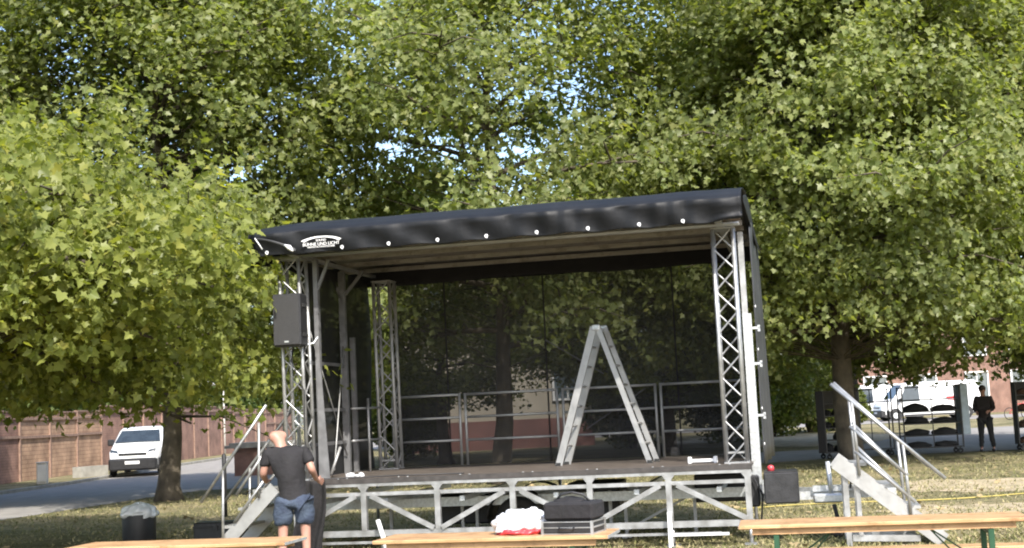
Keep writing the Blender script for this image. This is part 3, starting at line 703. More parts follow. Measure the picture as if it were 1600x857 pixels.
truss((.45, 2.75, HD), (.43, 2.75, 3.74), .25, dull=True)
# mast posts beside the towers
mb = MB(); mb.box(.20, .26, .38, .46, HD, 3.85); mb.add([(.21, .35, HD), (.36, .35, HD), (.28, .35, 2.4), (.23, .35, 2.4), (.21, .37, HD), (.36, .37, HD), (.28, .37, 2.4), (.23, .37, 2.4)], [(0, 1, 2, 3), (7, 6, 5, 4), (0, 4, 5, 1), (1, 5, 6, 2), (2, 6, 7, 3), (3, 7, 4, 0)])
mb.build('lifting_mast', M['dark_metal'], ST)
mb = MB(); mb.box(5.78, 5.85, .80, .88, 2.75, 3.85); mb.build('lifting_mast', M['alu'], ST)
mb = MB(); mb.box(5.78, 5.89, .76, .90, .55, 2.8)
for z in (2.6, 2.15, 1.5): mb.box(5.89, 5.99, .80, .84, z, z + .03); mb.box(5.96, 5.99, .80, .84, z - .03, z + .05)
mb.build('lifting_mast', M['galv'], ST)
mb = MB(); mb.cbox(5.74, 5.86, .55, .78, .40, .78, .02); mb.tube([(5.80, .5, .75), (5.9, .45, .55), (5.86, .5, .2), (5.8, .5, .02)], .012, 6); mb.build('winch', M['black'], ST)
# left side frame
mb = MB(); mb.box(.02, .11, 1.88, 1.95, HD, 3.83); mb.build('side_post', M['dark_metal'], ST)
mb = MB(); mb.box(.02, .09, 2.30, 2.36, HD, 2.9); mb.build('side_post', M['dark_metal'], ST)
mb = MB(); mb.tube([(.30, 2.2, HD), (.30, 2.2, 2.0)], .02, 8); mb.build('side_post', M['alu'], ST)
for z in (1.37, 1.83, 2.46):
    mb = MB(); mb.box(.04, .08, .5, 1.86, z, z + .045); mb.build('side_rail', M['dark_metal'], ST)
for z in (1.4, 1.86): 
    mb = MB(); mb.tube([(.12, 1.98, z), (.33, 2.6, z)], .018, 6); mb.build('side_rail', M['alu_dull'], ST)
mb = MB(); mb.tube([(.08, .5, 2.95), (.08, 1.85, 1.2)], .01, 5).tube([(.35, .55, 1.05), (.08, 1.85, 2.75)], .01, 5).tube([(.32, .5, 1.0), (.42, .62, 1.35)], .02, 6); mb.build('cross_cable', M['alu_dull'], ST)
mb = MB(); mb.bar((.25, .42, 3.45), (.42, .42, 3.84), .04); mb.bar((.08, 1.9, 3.4), (-.1, 1.9, 3.8), .04); mb.bar((.12, 1.9, 3.5), (.4, 1.9, 3.82), .04); mb.build('corner_brace', M['dark_metal'], ST)
# rear guard rails
for x0, x1 in ((.36, 1.41), (1.50, 2.90), (2.99, 4.36), (4.44, 5.70)):
    mb = MB(); y = 3.2
    for x in (x0, x1): mb.tube([(x, y, HD), (x, y, 2.02)], .02, 8)
    for z in (2.0, 1.66, 1.32): mb.tube([(x0, y, z), (x1, y, z)], .018, 8)
    mb.build('guard_rail', M['alu_dull'], ST)
for a, c in (((2.75, 3.3, 2.75), (3.6, 3.3, 2.2)), ((3.3, 3.3, 1.4), (4.2, 3.3, 1.95))):
    mb = MB(); mb.bar(a, c, .018); mb.build('rear_brace', M['black'], ST)

# roof
RX0, RX1 = -.36, 5.90
def ripple(x, z): return .012 * math.sin(x * 9 + z * 5) + .01 * math.sin(x * 23 + 1.3 * math.sin(x * 5)) * (1 if x > 3 else .3) + .008 * math.sin(x * 3.1)
prof = [(-.24, 3.86), (-.25, 3.90), (-.32, 4.13), (-.25, 4.18), (-.05, 4.27), (.5, 4.37), (1.5, 4.47), (2.6, 4.38), (3.3, 4.22), (3.42, 4.14), (3.44, 3.74)]
def roofpt(u, v):
    t = v * (len(prof) - 1); i = min(int(t), len(prof) - 2); f = t - i
    y = prof[i][0] * (1 - f) + prof[i + 1][0] * f; z = prof[i][1] * (1 - f) + prof[i + 1][1] * f
    x = RX0 + (RX1 - RX0) * u
    vz = max(0, min(1, (4.14 - z) / .2)) if y < 0 else 0
    y += ripple(x, z * 3) * (1.6 if vz > 0 else .6); z += .004 * math.sin(x * 4) * (1 - vz) + .008 * math.sin(x * 9.8 + 2) * vz
    # pulled-in corners
    e = max(0, 1 - u / .05)
    if e > 0: z -= .03 * e * (z > 3.95); y += .05 * e * vz
    e2 = max(0, (u - .93) / .07)
    y += .05 * e2 * vz * math.sin(z * 40) ; z += .02 * e2 * vz
    return (x, y, z)
mb = MB(); mb.grid(roofpt, 150, 40); roof = mb.build('roof_tarpaulin', M['tarp'], ST, .006)
# eyelets and ball ties along the hem
for x in (-.16, .86, 1.48, 2.12, 2.75, 3.39, 4.03, 4.66, 5.19):
    mb = MB(); mb.torus((x, -.300, 3.895), .017, .007, 'y', 14, 6); mb.disc((x + .010, -.310, 3.876), .010, 8, 'y', .02); mb.build('eyelet', M['white'], roof)
# left valance with its fold
mb = MB(); mb.grid(lambda u, v: (RX0 - .03 - .03 * math.sin(u * 9) - .04 * v, -.33 + 3.7 * u, 4.14 + .2 * math.sin(math.pi * min(1, u)) * (1 - v) - (.44 - .12 * abs(math.sin(u * 5)) + .10 * (1 - u) * 0) * v), 24, 6); mb.build('side_valance', M['tarp'], ST, .006)
mb = MB()
mb.grid(lambda u, v: (RX0 + .06 + .56 * u, -.36 - .02 * math.sin(u * 3), 4.09 - .06 * u - .12 * u * u - .022 * v * (1 + u)), 14, 2); mb.build('tarpaulin_fold', M['tarp_side'], roof, .004)
mb = MB(); mb.tube([(.12, -.39, 3.965), (.19, -.40, 3.925), (.235, -.39, 3.875)], [.012, .034, .012], 8); mb.tube([(RX0 + .08, -.39, 4.08), (RX0 + .18, -.395, 3.93)], .008, 6); mb.build('white_tie_strap', M['white'], roof)
# right end: arched end with folded tarp
mb = MB(); mb.grid(lambda u, v: (RX1 + .02 + .08 * u * v, -.2 + 3.5 * u, 4.16 + .2 * math.sin(math.pi * u) * (1 - v) - .34 * v * (.25 + .75 * min(1, u * 1.5))), 20, 6); mb.build('side_valance', M['tarp'], ST, .006)
# logo on the valance
def text(body, size, loc, parent, name, mat, bend=False):
    cu = bpy.data.curves.new(name, 'FONT'); cu.body = body; cu.size = size; cu.align_x = 'CENTER'; cu.extrude = .002
    o = bpy.data.objects.new(name, cu); C.objects.link(o); dg = bpy.context.evaluated_depsgraph_get(); dg.update()
    me = bpy.data.meshes.new_from_object(o.evaluated_get(dg)); bpy.data.objects.remove(o)
    me.materials.clear(); me.materials.append(mat)
    o = bpy.data.objects.new(name, me); C.objects.link(o); o.parent = parent; o.location = loc; o.rotation_euler = (R(90), 0, 0); return o
lg = MB()
for k in range(14):
    a0 = R(145 - k * 8); a1 = R(145 - (k + 1) * 8 + .4); 
    P_ = lambda a, r: (.60 + r * .30 * math.cos(a), -.352, 3.93 + (r - 1) * .1 + .115 * math.sin(a) - .005)
    q = [P_(a0, .92), P_(a1, .92), P_(a1, 1.1), P_(a0, 1.1)]
    lg.add(q + [(x, y + .01, z) for x, y, z in q], [(0, 1, 2, 3), (7, 6, 5, 4), (0, 4, 5, 1), (1, 5, 6, 2), (2, 6, 7, 3), (3, 7, 4, 0)])
logo = lg.build('logo_arc', M['logo'], roof)
text('SOUND', .04, (.60, -.352, 3.985), roof, 'logo_text', M['logo'])
text('BÜHNE UND LICHT', .056, (.60, -.352, 3.932), roof, 'logo_text', M['logo'])
text('VERANSTALTUNGSTECHNIK', .029, (.60, -.352, 3.905), roof, 'logo_text', M['logo'])
# underside: lining, beams, rear valance
mb = MB(); mb.grid(lambda u, v: (-.3 + 6.15 * u, -.1 + 3.4 * v, 4.02 + .10 * math.sin(math.pi * v)), 6, 8); mb.build('roof_lining', M['under'], ST, .01)
for y in (-.12, .55, 1.1, 2.0, 2.9):
    mb = MB(); mb.box(-.3, 5.86, y - .03, y + .03, 3.90, 3.96); mb.build('roof_beam', M['under'], ST)
truss((-.25, .1, 3.93), (5.84, .1, 3.93), .12, 'roof_truss', .018, .009, .3, plate=False, dull=True)
for x in (.1, 5.6):
    mb = MB(); mb.box(x - .04, x + .04, -.14, 3.3, 3.86, 3.898); mb.build('roof_cross_beam', M['alu_dull'], ST)
mb = MB(); mb.grid(lambda u, v: (-.2 + 6.05 * u, 3.30 + .015 * math.sin(u * 60), 4.0 - (.27 + .02 * math.sin(u * 11)) * v), 60, 4); mb.build('rear_valance', M['cloth'], ST, .004)
mb = MB(); mb.cbox(5.62, 5.86, -.13, .25, 3.93, 4.06, .01); mb.build('roof_corner_block', M['rail_wood'], ST)
# drawbar side
mb = MB(); mb.bar((5.75, .7, .5), (7.5, .95, .5), .08, .10).bar((5.75, 1.9, .5), (7.5, 1.05, .5), .08, .10)
mb.box(6.5, 7.3, .7, .78, .55, .62); mb.build('drawbar', M['galv'], ST)
mb = MB(); mb.tube([(6.72, .55, .42), (6.70, .55, .92)], .03, 10); mb.bar((6.7, .55, .9), (6.86, .5, .8), .02); mb.cbox(6.5, 6.85, .5, .68, .42, .53, .02); jw = mb.build('jockey_wheel', M['galv'], ST)
mb = MB(); mb.bar((6.74, .5, .4), (6.78, .5, .2), .05); mb.torus((6.76, .5, .11), .07, .035, 'y', 16, 8); mb.build('tyre', M['rubber'], jw)
mb = MB(); mb.cbox(5.93, 6.34, .12, .60, .46, .83, .015); bx_ = mb.build('control_box', M['black'], ST)
mb = MB(); mb.box(5.94, 6.33, .13, .59, .831, .845); mb.build('lid', M['black'], bx_)
mb = MB(); mb.tube([(6.02, .3, .845), (6.02, .3, .90), (6.02, .3, .915)], [.045, .04, .012], 12); mb.build('warning_light', M['redlens'], bx_)
mb = MB(); mb.tube([(7.0, .8, .55), (7.15, .6, .7), (7.3, .8, .52), (7.35, .9, .50)], .012, 6); mb.tube([(6.95, .75, .55), (6.97, .5, .75), (6.85, .55, .86)], .012, 6); mb.build('brake_cable', M['black'], ST)

# curtains (hang from the frame)
cu = MB(); cu.grid(lambda u, v: (.30 + 5.42 * u, 3.40 + .02 * math.sin(u * 30) * math.sin(v * 4), HD + 2.85 * v), 60, 8); bd = cu.build('backdrop_curtain', M['net'])
bd.location = (SX, SY, 0); bd.rotation_euler = (0, 0, SA); tag(bd, 'see through black net backdrop hanging across the rear of the stage', 'curtain')
for x in (1.2, 2.74, 4.68):
    s = MB(); s.box(x - .012, x + .012, 3.36, 3.366, HD, 3.74); s.build('seam', M['cloth'], bd)
cu = MB(); cu.grid(lambda u, v: (-.03 + .02 * math.sin(u * 14) + .02 * math.sin(v * 7 + u * 3), .55 + 2.8 * u, HD + 2.9 * v), 30, 14); c2 = cu.build('side_curtain', M['net_side'])
c2.location = (SX, SY, 0); c2.rotation_euler = (0, 0, SA); tag(c2, 'dense black side curtain on the inner left of the stage', 'curtain')
cu = MB(); cu.grid(lambda u, v: (5.93 + .03 * math.sin(u * 14) + .05 * (1 - v) * u, .95 + 2.45 * u, .90 + 3.1 * v), 30, 14); c3 = cu.build('side_tarpaulin', M['tarp_side'])
c3.location = (SX, SY, 0); c3.rotation_euler = (0, 0, SA); tag(c3, 'black tarpaulin closing the right side of the stage', 'tarpaulin')
md = c3.modifiers.new('thickness', 'SOLIDIFY'); md.thickness = .006
for z in (2.9, 2.35, 1.6, 1.15):
    s = MB(); s.disc((5.935, 1.02, z), .018, 8, 'x', .03); s.build('toggle', M['white'], c3)

# speaker
sp = thing('loudspeaker', 'black loudspeaker box hung on the left truss tower', 'loudspeaker', stw(.035, -.06, 2.68), SA)
mb = MB(); mb.cbox(-.19, .19, -.13, .13, 0, .68, .02); mb.build('cabinet', M['black'], sp)
mb = MB(); mb.cbox(-.175, .175, -.142, -.131, .02, .66, .004); mb.build('grille', M['speaker'], sp)
for z in (.12, .5):
    mb = MB(); mb.cbox(.189, .20, -.06, .06, z, z + .05, .004); mb.build('side_handle', M['rubber'], sp)
mb = MB(); mb.box(-.03, .03, -.1445, -.1425, .05, .07); mb.build('badge', M['galv'], sp)
mb = MB(); mb.tube([(.19, .1, .02), (.24, .2, .04), (.30, .2, .12)], .014, 6); mb.tube([(0, .13, .3), (0, .2, .3)], .03, 8); mb.build('clamp', M['galv'], sp)

# ------------------------------------------------------------------ ladder on the deck
ld = thing('step_ladder', 'aluminium A shaped ladder standing open on the stage deck', 'ladder', stw(3.82, 1.62, HD), SA + R(-10))
def ladder_side(sgn, Lspread, wid, name, mat, topw):
    mb = MB(); H = 1.84
    foot = sgn * Lspread
    for s in (-1, 1):
        a = Vector((foot, s * wid / 2, 0)); c = Vector((sgn * .03, s * topw / 2, H))
        mb.bar(a, c, .026, .095 if sgn < 0 else .07, (1, 0, 0))
    n = 7
    for k in range(1, n):
        t = k / n; x = foot * (1 - t) + sgn * .03 * t; wv = (wid * (1 - t) + topw * t) / 2
        mb.tube([(x, -wv - .02, H * t), (x, wv + .02, H * t)], .016, 8)
    o = mb.build(name, mat, ld)
    for s in (-1, 1):
        mb = MB(); mb.box(foot - .03, foot + .03, s * wid / 2 - .03, s * wid / 2 + .03, .0, .04)
        mb.build('rubber_foot', M['rubber'], o)
ladder_side(-1, .62, .34, 'ladder_section', M['alu_dull'], .28)
ladder_side(1, .66, .34, 'ladder_section', M['alu_dull'], .30)
mb = MB(); 
for s in (-1, 1): mb.cbox(-.05, .06, s * .165 - .010, s * .165 + .010, 1.79, 1.87, .012)
mb.tube([(0, -.19, 1.82), (0, .19, 1.82)], .015, 8); mb.build('hinge', M['galv'], ld)

# speaker lead clipped down the left tower
o = MB(); o.tube([stw(.02, .10, 2.75), stw(.0, .03, 2.5), stw(.17, .02, 2.1), stw(.15, .03, 1.5), stw(.2, .02, 1.1), stw(.24, -.02, .97), stw(.5, .12, .962), stw(1.3, .3, .962), stw(2.2, .22, .962)], .009, 6)
tag(o.build('speaker_lead', M['black']), 'thin black lead running from the loudspeaker down the left tower onto the deck', 'cable')
# things lying on the deck
o = thing('clamp_bracket', 'short silver clamp bracket lying on the deck by the right tower', 'bracket', stw(5.18, .66, HD), SA)
mb = MB(); mb.cbox(-.15, .15, -.03, .03, .012, .055, .01)
for x in (-.16, .16): mb.cbox(x - .025, x + .025, -.035, .035, 0, .085, .008)
mb.build('bracket_bar', M['white'], o)
o = thing('work_gloves', 'pale work gloves dropped on the deck near the left tower', 'gloves', stw(.65, .5, HD), SA)
for x, y, a in ((-.06, 0, .3), (.07, .04, 2.2)):
    mb = MB(); mb.smooth = True; c, s = math.cos(a), math.sin(a)
    mb.tube([(x - .06 * c, y - .06 * s, .02), (x, y, .03), (x + .05 * c, y + .05 * s, .026)], [.03, .035, .03], 8)
    for k in range(4):
        b_ = a + (k - 1.5) * .28; mb.tube([(x + .04 * c, y + .04 * s, .02), (x + .12 * math.cos(b_), y + .12 * math.sin(b_), .014 + .01 * (k % 2))], .009, 6)
    b_ = a + 1.3; mb.tube([(x, y, .02), (x + .07 * math.cos(b_), y + .07 * math.sin(b_), .03)], .010, 6)
    mb.build('glove', M['bag'], o)

# ------------------------------------------------------------------ stairs
def stairs(label, loc, rz, slope_top, slope_bot, wid, rails, posts, group, legs=True):
    """descends towards +x; all x, z lists in local metres"""
    root = thing('stage_stairs', label, 'stairs', loc, rz, group)
    (xa, za), (xb, zb) = slope_top, slope_bot
    for y in (0, wid):
        mb = MB(); mb.bar((xa, y, za - .06), (xb, y, zb + .02), .03, .17); mb.build('stringer', M['alu_dull'], root)
    n = 4
    for k in range(n):
        t = (k + .35) / n; x = xa + (xb - xa) * t; z = za + (zb - za) * t
        mb = MB(); mb.box(x - .02, x + .24, .016, wid - .016, z - .03, z + .005); mb.build('tread', M['alu_dull'], root)
    for y in (-.035, wid + .035):
        mb = MB()
        sk = 0 if y < 0 else .10
        for (x0, z0, x1, z1) in rails: mb.tube([(x0 + sk * .5, y, z0 + sk * .2), (x1 - sk, y, z1 + sk)], .021, 8)
        for (x, z0, z1) in posts: mb.tube([(x, y, z0), (x + .03, y, z1)], .019, 8)
        mb.build('handrail', M['alu'], root)
    if legs:
        mb = MB()
        for y in (.05, wid - .05):
            mb.box(xa + .06, xa + .12, y - .03, y + .03, 0, za - .1); mb.box(xa + .2, xa + .25, y - .02, y + .02, .1, za - .2)
            mb.bar((xa + .13, y, .09), (xb - .25, y, .07), .04, .07)
        mb.bar((xa + .09, .05, .2), (xa + .09, wid - .05, .7), .03)
        mb.build('support_frame', M['alu'], root)
        mb = MB(); mb.box(xb - .3, xb + .0, .02, wid - .02, .16, .19); mb.build('tread', M['alu'], root)
    return root
GS = 'pair of aluminium stage stairs with handrails'
rs_ = stairs('loose aluminium stairs standing apart to the right of the stage', stw(6.78, -.5), SA, (0, 1.02), (1.12, .02), .8,
    [(0, 1.85, 1.18, .73), (.18, 1.36, .78, .78), (.22, 1.07, .84, .48)], [(.22, 1.66, .80), (.75, 1.14, .34)], GS)
ls_ = stairs('aluminium stairs fixed to the left side of the stage behind the crouching man', stw(-.33, .95), SA + math.pi, (0, .93), (.85, .02), .8,
    [(.02, 1.93, 1.12, .62), (.06, 1.32, .62, .70), (.06, .98, .66, .34)], [(.18, 1.72, .75), (.70, 1.12, .02)], GS, False)

def lump(mb, c, rx, ry, rz_, amp, seed, n=26, m=16, floor=None, sharp=9):
    rs = random.Random(seed); ph = [rs.uniform(0, 6.28) for _ in range(8)]
    vs = []
    for j_ in range(m + 1):
        t = math.pi * j_ / m
        for i in range(n):
            a = 2 * math.pi * i / n
            k = 1 + amp * (math.sin(sharp * .4 * a + ph[0]) * math.sin(4 * t + ph[1]) + .7 * math.sin(int(sharp) * a + ph[2] + 3 * t) * math.sin(t) + .5 * math.sin(7 * t + ph[3] + 2 * a))
            x, y, z = rx * k * math.sin(t) * math.cos(a), ry * k * math.sin(t) * math.sin(a), rz_ * k * math.cos(t)
            z = c[2] + z
            if floor is not None: z = max(z, floor)
            vs.append((c[0] + x, c[1] + y, z))
    mb.smooth = True
    mb.add(vs, [(j_ * n + i, j_ * n + (i + 1) % n, (j_ + 1) * n + (i + 1) % n, (j_ + 1) * n + i) for j_ in range(m) for i in range(n)]); mb.smooth = False
# ------------------------------------------------------------------ people
def skinobj(name, V, E, rad, mat, parent, sub=2, root=0, disp=0):
    me = bpy.data.meshes.new(name); me.from_pydata([tuple(v) for v in V], E, [])
    o = bpy.data.objects.new(name, me); C.objects.link(o)
    bm = bmesh.new(); bm.from_mesh(me); lay = bm.verts.layers.skin.verify(); bm.verts.ensure_lookup_table()
    for i, v in enumerate(bm.verts):
        r = rad[i]; v[lay].radius = r if isinstance(r, (tuple, list)) else (r, r); v[lay].use_root = (i == root)
    bm.to_mesh(me); bm.free()
    m1 = o.modifiers.new('skin', 'SKIN'); m1.use_smooth_shade = True; m1.branch_smoothing = .3
    m2 = o.modifiers.new('sub', 'SUBSURF'); m2.levels = sub; m2.render_levels = sub
    dg = bpy.context.evaluated_depsgraph_get(); dg.update()
    me2 = bpy.data.meshes.new_from_object(o.evaluated_get(dg)); bpy.data.objects.remove(o)
    for p in me2.polygons: p.use_smooth = True
    if disp:
        rnd = random.Random(3)
        for v in me2.vertices:
            c = v.co; d = math.sin(c.x * 31 + c.z * 17) * math.sin(c.z * 26 + c.y * 13) + .6 * math.sin(c.x * 60 + c.z * 45 + c.y * 30)
            v.co = c + v.normal * d * disp
    me2.materials.clear(); me2.materials.append(mat)
    o = bpy.data.objects.new(name, me2); C.objects.link(o); o.parent = parent
    return o
def person(label, loc, rz, J, long_legs=False, shirt=None, legs=None, hair=None, sleeve=1.0, shoes=True):
    """J: joint dict in local coordinates (facing -y)"""
    root = thing('person', label, 'person', loc, rz)
    V = []; E = []; Rr = []
    def add(p, r, par=None):
        V.append(Vector(p)); Rr.append(r); i = len(V) - 1
        if par is not None: E.append((par, i))
        return i
    j = {k: Vector(v) for k, v in J.items()}
    pel = add(j['pelvis'], (.12, .085)); wa = add(j['waist'], (.115, .08), pel); ch = add(j['chest'], (.125, .085), wa)
    nb = add(j['neck'], .062, ch); hd = j['head']; up = (hd - j['neck']).normalized(); face = j['face'].normalized()
    h1 = add(hd - up * .07 + face * .012, .070, nb); h2 = add(hd + up * .01, .088, h1); h3 = add(hd + up * .075 - face * .01, .078, h2)
    nose = add(hd + face * .103 + up * -.005, .012, h2)
    side = up.cross(face).normalized()
    for s in (-1, 1): add(hd + side * s * .093 - up * .005 - face * .01, .016, h2)
    for s in ('L', 'R'):
        sh = add(j['sh' + s], .048, ch); el = add(j['el' + s], .042, sh); wr = add(j['wr' + s], .028, el)
        dirv = (j['wr' + s] - j['el' + s]).normalized(); hdv = j.get('hand' + s, dirv).normalized() if ('hand' + s) in j else dirv
        pm_ = add(j['wr' + s] + hdv * .06, .030, wr)
        ax = hdv.cross(Vector((0, 1, 0.2))).normalized()
        for f in range(4):
            b0 = j['wr' + s] + hdv * .085 + ax * (f - 1.5) * .020
            a1 = add(b0, .010, pm_); l = (.035, .04, .037, .03)[f]
            a2 = add(b0 + hdv * l, .009, a1); add(b0 + hdv * l * 1.7 + Vector((0, 0, -.012)), .008, a2)
        t1 = add(j['wr' + s] + hdv * .04 + ax * -.035, .011, pm_); add(j['wr' + s] + hdv * .075 + ax * -.05, .009, t1)
        hp = add(j['hip' + s], .068, pel); kn = add(j['kn' + s], .058, hp); an = add(j['an' + s], .036, kn)
        cf = None
        add(j['an' + s] + Vector((0, -.15, -.045)), .033, an)
    body = skinobj('body', V, E, Rr, M['skin'], root, 2)
    # shirt
    V = []; E = []; Rr = []
    a = add(j['pelvis'] + Vector((0, 0, .02)), (.175, .14)); b_ = add(j['waist'], (.19, .145), a); a0 = add(j['pelvis'] + Vector((0, 0, -.14)), (.19, .16), a); c = add(j['chest'], (.195, .14), b_); d = add(j['chest'].lerp(j['neck'], .75), .085, c)
    for s in ('L', 'R'):
        e = add(j['sh' + s], .085, c); f = add(j['sh' + s].lerp(j['el' + s], .72 if sleeve < 2 else 1), .068, e)
        if sleeve >= 2: add(j['el' + s].lerp(j['wr' + s], .92), .045, f)
    skinobj('shirt', V, E, Rr, shirt, root, 2, disp=.006)
    V = []; E = []; Rr = []
    a = add(j['pelvis'] + Vector((0, 0, -.05)), (.145, .11))
    for s in ('L', 'R'):
        h = add(j['hip' + s] + Vector((0, 0, -.02)), .122, a); k = add(j['kn' + s] + Vector((0, 0, .04 if not long_legs else 0)), .108 if not long_legs else .078, h)
        if long_legs: add(j['an' + s] + Vector((0, 0, .02)), .066, k)
    skinobj('shorts' if not long_legs else 'trousers', V, E, Rr, legs, root, 2, disp=.008)
    for s in ('L', 'R'):
        mb = MB(); p = j['an' + s]; mb.smooth = True
        mb.tube([p + Vector((0, .07, -.045)), p + Vector((0, .03, -.035)), p + Vector((0, -.08, -.045)), p + Vector((0, -.19, -.055))], [.035, .052, .048, .03], 10); mb.build('shoe', M['black'], root)
    if hair:
        mb = MB(); c = hd + up * .045 - face * .02; lump(mb, c, .098, .112, .09, .03, 6, 20, 12); mb.build('hair', hair, root)
    else:
        pass
    return root
# bald man at the left stage corner, back to the camera, reaching to the cloth
man_x, man_y = -2.70, 15.75
person('bald man in black t-shirt and denim shorts seen from behind at the left stage corner', (man_x, man_y, 0), R(180) + R(8),
    dict(pelvis=(-.04, 0, .90), waist=(-.02, -.02, 1.06), chest=(.03, -.06, 1.27), neck=(.09, -.10, 1.46), head=(.12, -.17, 1.555), face=(.45, -1, -.6),
         shL=(-.16, -.06, 1.37), shR=(.22, -.08, 1.38), elL=(-.235, .03, 1.15), wrL=(-.275, -.16, 1.03), handL=(-.25, -.4, -.15), elR=(.28, -.08, 1.12), wrR=(.26, -.30, 1.02), handR=(-.05, -.5, .1),
         hipL=(-.14, 0, .80), hipR=(.07, 0, .80), knL=(-.15, -.02, .46), knR=(.085, -.02, .46), anL=(-.16, .03, .09), anR=(.10, .03, .09)),
    shirt=M['shirt'], legs=M['denim']).scale = (1.10, 1.1, 1.0)
# second person
person('person in black long sleeved top and dark trousers standing beside the cloth trolley', (12.75, 37.0, .0), R(-28),
    dict(pelvis=(0, 0, .98), waist=(0, 0, 1.12), chest=(0, .01, 1.38), neck=(0, -.01, 1.55), head=(0, -.05, 1.68), face=(.1, -1, -.25),
         shL=(-.19, 0, 1.47), shR=(.19, 0, 1.47), elL=(-.25, .02, 1.18), wrL=(-.16, -.22, 1.08), elR=(.25, .02, 1.18), wrR=(.16, -.20, 1.10),
         hipL=(-.10, 0, .88), hipR=(.10, 0, .88), knL=(-.12, -.03, .50), knR=(.14, -.03, .50), anL=(-.14, .02, .09), anR=(.18, .02, .09)),
    long_legs=True, shirt=M['shirt2'], legs=M['trousers'], hair=M['hair'], sleeve=2)

# cloth the man is hanging
def drape(u, v):
    x = .10 + .36 * u; z = .97 - .95 * v
    return (x + .03 * math.sin(v * 5) - .10 * v * (1 - u) * .5 - .03 * v, -.10 - .06 * math.sin(u * 14 + v * 2) * (.4 + .6 * v) - .05 * v, z - .06 * u * (1 - v) * math.sin(u * 3))
cl = MB(); cl.grid(drape, 40, 30); o = cl.build('stage_skirt', M['cloth']); o.location = (SX, SY, 0); o.rotation_euler = (0, 0, SA)
md = o.modifiers.new('thickness', 'SOLIDIFY'); md.thickness = .008
tag(o, 'black molton cloth hanging from the left stage corner, half fixed by the bald man', 'cloth')

# ------------------------------------------------------------------ beer tables and bench
def beer_table(name, label, cat, loc, rz, L_, W2, H, group):
    root = thing(name, label, cat, loc, rz, group)
    mb = MB(); mb.cbox(-L_ / 2, L_ / 2, -W2 / 2, W2 / 2, H - .03, H, .006); mb.build('tabletop' if H > .6 else 'seat', M['wood'], root)
    for sx in (-1, 1):
        mb = MB(); mb.box(min(sx * (L_ / 2 - .012), sx * (L_ / 2 + .003)), max(sx * (L_ / 2 - .012), sx * (L_ / 2 + .003)), -W2 / 2 + .02, W2 / 2 - .02, H - .026, H - .004); mb.build('end_strip', M['galv'], root)
    mb = MB()
    for y in (-W2 / 2 + .06, W2 / 2 - .06): mb.box(-L_ / 2 + .1, L_ / 2 - .1, y - .02, y + .02, H - .075, H - .031)
    mb.build('batten', M['wood'], root)
    for s in (-1, 1):
        x = s * (L_ / 2 - .28); mb = MB(); w2 = W2 / 2 - .05
        for y in (-w2, w2): mb.box(x - .02, x + .02, y - .02, y + .02, 0, H - .08)
        mb.box(x - .015, x + .015, -w2 + .02, w2 - .02, .12, .15).box(x - .015, x + .015, -w2 + .02, w2 - .02, H - .12, H - .085)
        mb.bar((x, 0, .2), (x - s * .42, 0, H - .08), .02, .012).bar((x, 0, H * .5), (x - s * .42, 0, H - .08), .02, .012)
        mb.build('folding_leg', M['green'], root)
    return root
GT = 'varnished beer tables in front of the stage'
beer_table('beer_table', 'beer table at bottom right with nothing on it, green legs', 'table', (2.72, 10.42, 0), R(-11), 2.12, .52, .76, GT)
beer_table('beer_table', 'beer table at bottom centre holding the plastic bag and black case', 'table', (-.22, 10.62, 0), R(-14), 1.86, .55, .76, GT)
beer_table('beer_table', 'beer table at bottom left in front of the bald man', 'table', (-2.82, 11.3, 0), R(-12), 1.95, .52, .76, GT)
beer_table('beer_bench', 'low wooden bench behind the empty beer table at bottom right', 'bench', (3.2, 11.0, 0), R(-12), 2.2, .25, .47, None)

# black case and bag on the middle table
TC = (-.22, 10.62); 
def tloc(dx, dy, z):
    a = R(-14); return (TC[0] + dx * math.cos(a) - dy * math.sin(a), TC[1] + dx * math.sin(a) + dy * math.cos(a), z)
o = thing('flight_case', 'flat black case with aluminium edges lying on the middle table under a black bag', 'case', tloc(.62, .0, .76), R(-22))
mb = MB(); mb.cbox(-.20, .20, -.15, .15, .004, .10, .012); mb.build('shell', M['black'], o)
mb = MB()
for z in (.006, .052, .094):
    for y in (-.152, .152): mb.bar((-.2, y, z), (.2, y, z), .008, .007)
    for x in (-.202, .202): mb.bar((x, -.15, z), (x, .15, z), .01, .012)
for x in (-.2, .2):
    for y in (-.15, .15): mb.box(x - .010, x + .010, y - .010, y + .010, .0, .102)
mb.build('edge_trim', M['alu'], o)
mb = MB(); mb.tube([(-.06, -.16, .05), (-.05, -.18, .045), (.05, -.18, .045), (.06, -.16, .05)], .008, 6); mb.build('handle', M['black'], o)
o = thing('soft_bag', 'black soft equipment bag piled on top of the flat black case', 'bag', tloc(.63, .0, .866), R(-22))
mb = MB(); mb.cbox(-.20, .20, -.15, .15, .0, .135, .018)
for k in range(3): mb.bar((-.188, -.142, .03 + k * .03), (.188, -.142, .03 + k * .03), .006, .008)
mb.build('bag_body', M['shirt'], o)
mb = MB(); lump(mb, (-.03, 0, .12), .14, .11, .05, .07, 4, 40, 18, .1, 7)
mb.build('flap', M['shirt'], o)
mb = MB(); mb.tube([(-.12, -.05, .15), (-.08, -.06, .19), (0, -.04, .205), (.09, -.03, .185), (.14, -.02, .13)], .010, 6); mb.build('strap', M['black'], o)
o = thing('plastic_bag', 'crumpled white plastic bag with red print at its base on the middle table', 'bag', tloc(.20, .02, .762), R(-14))
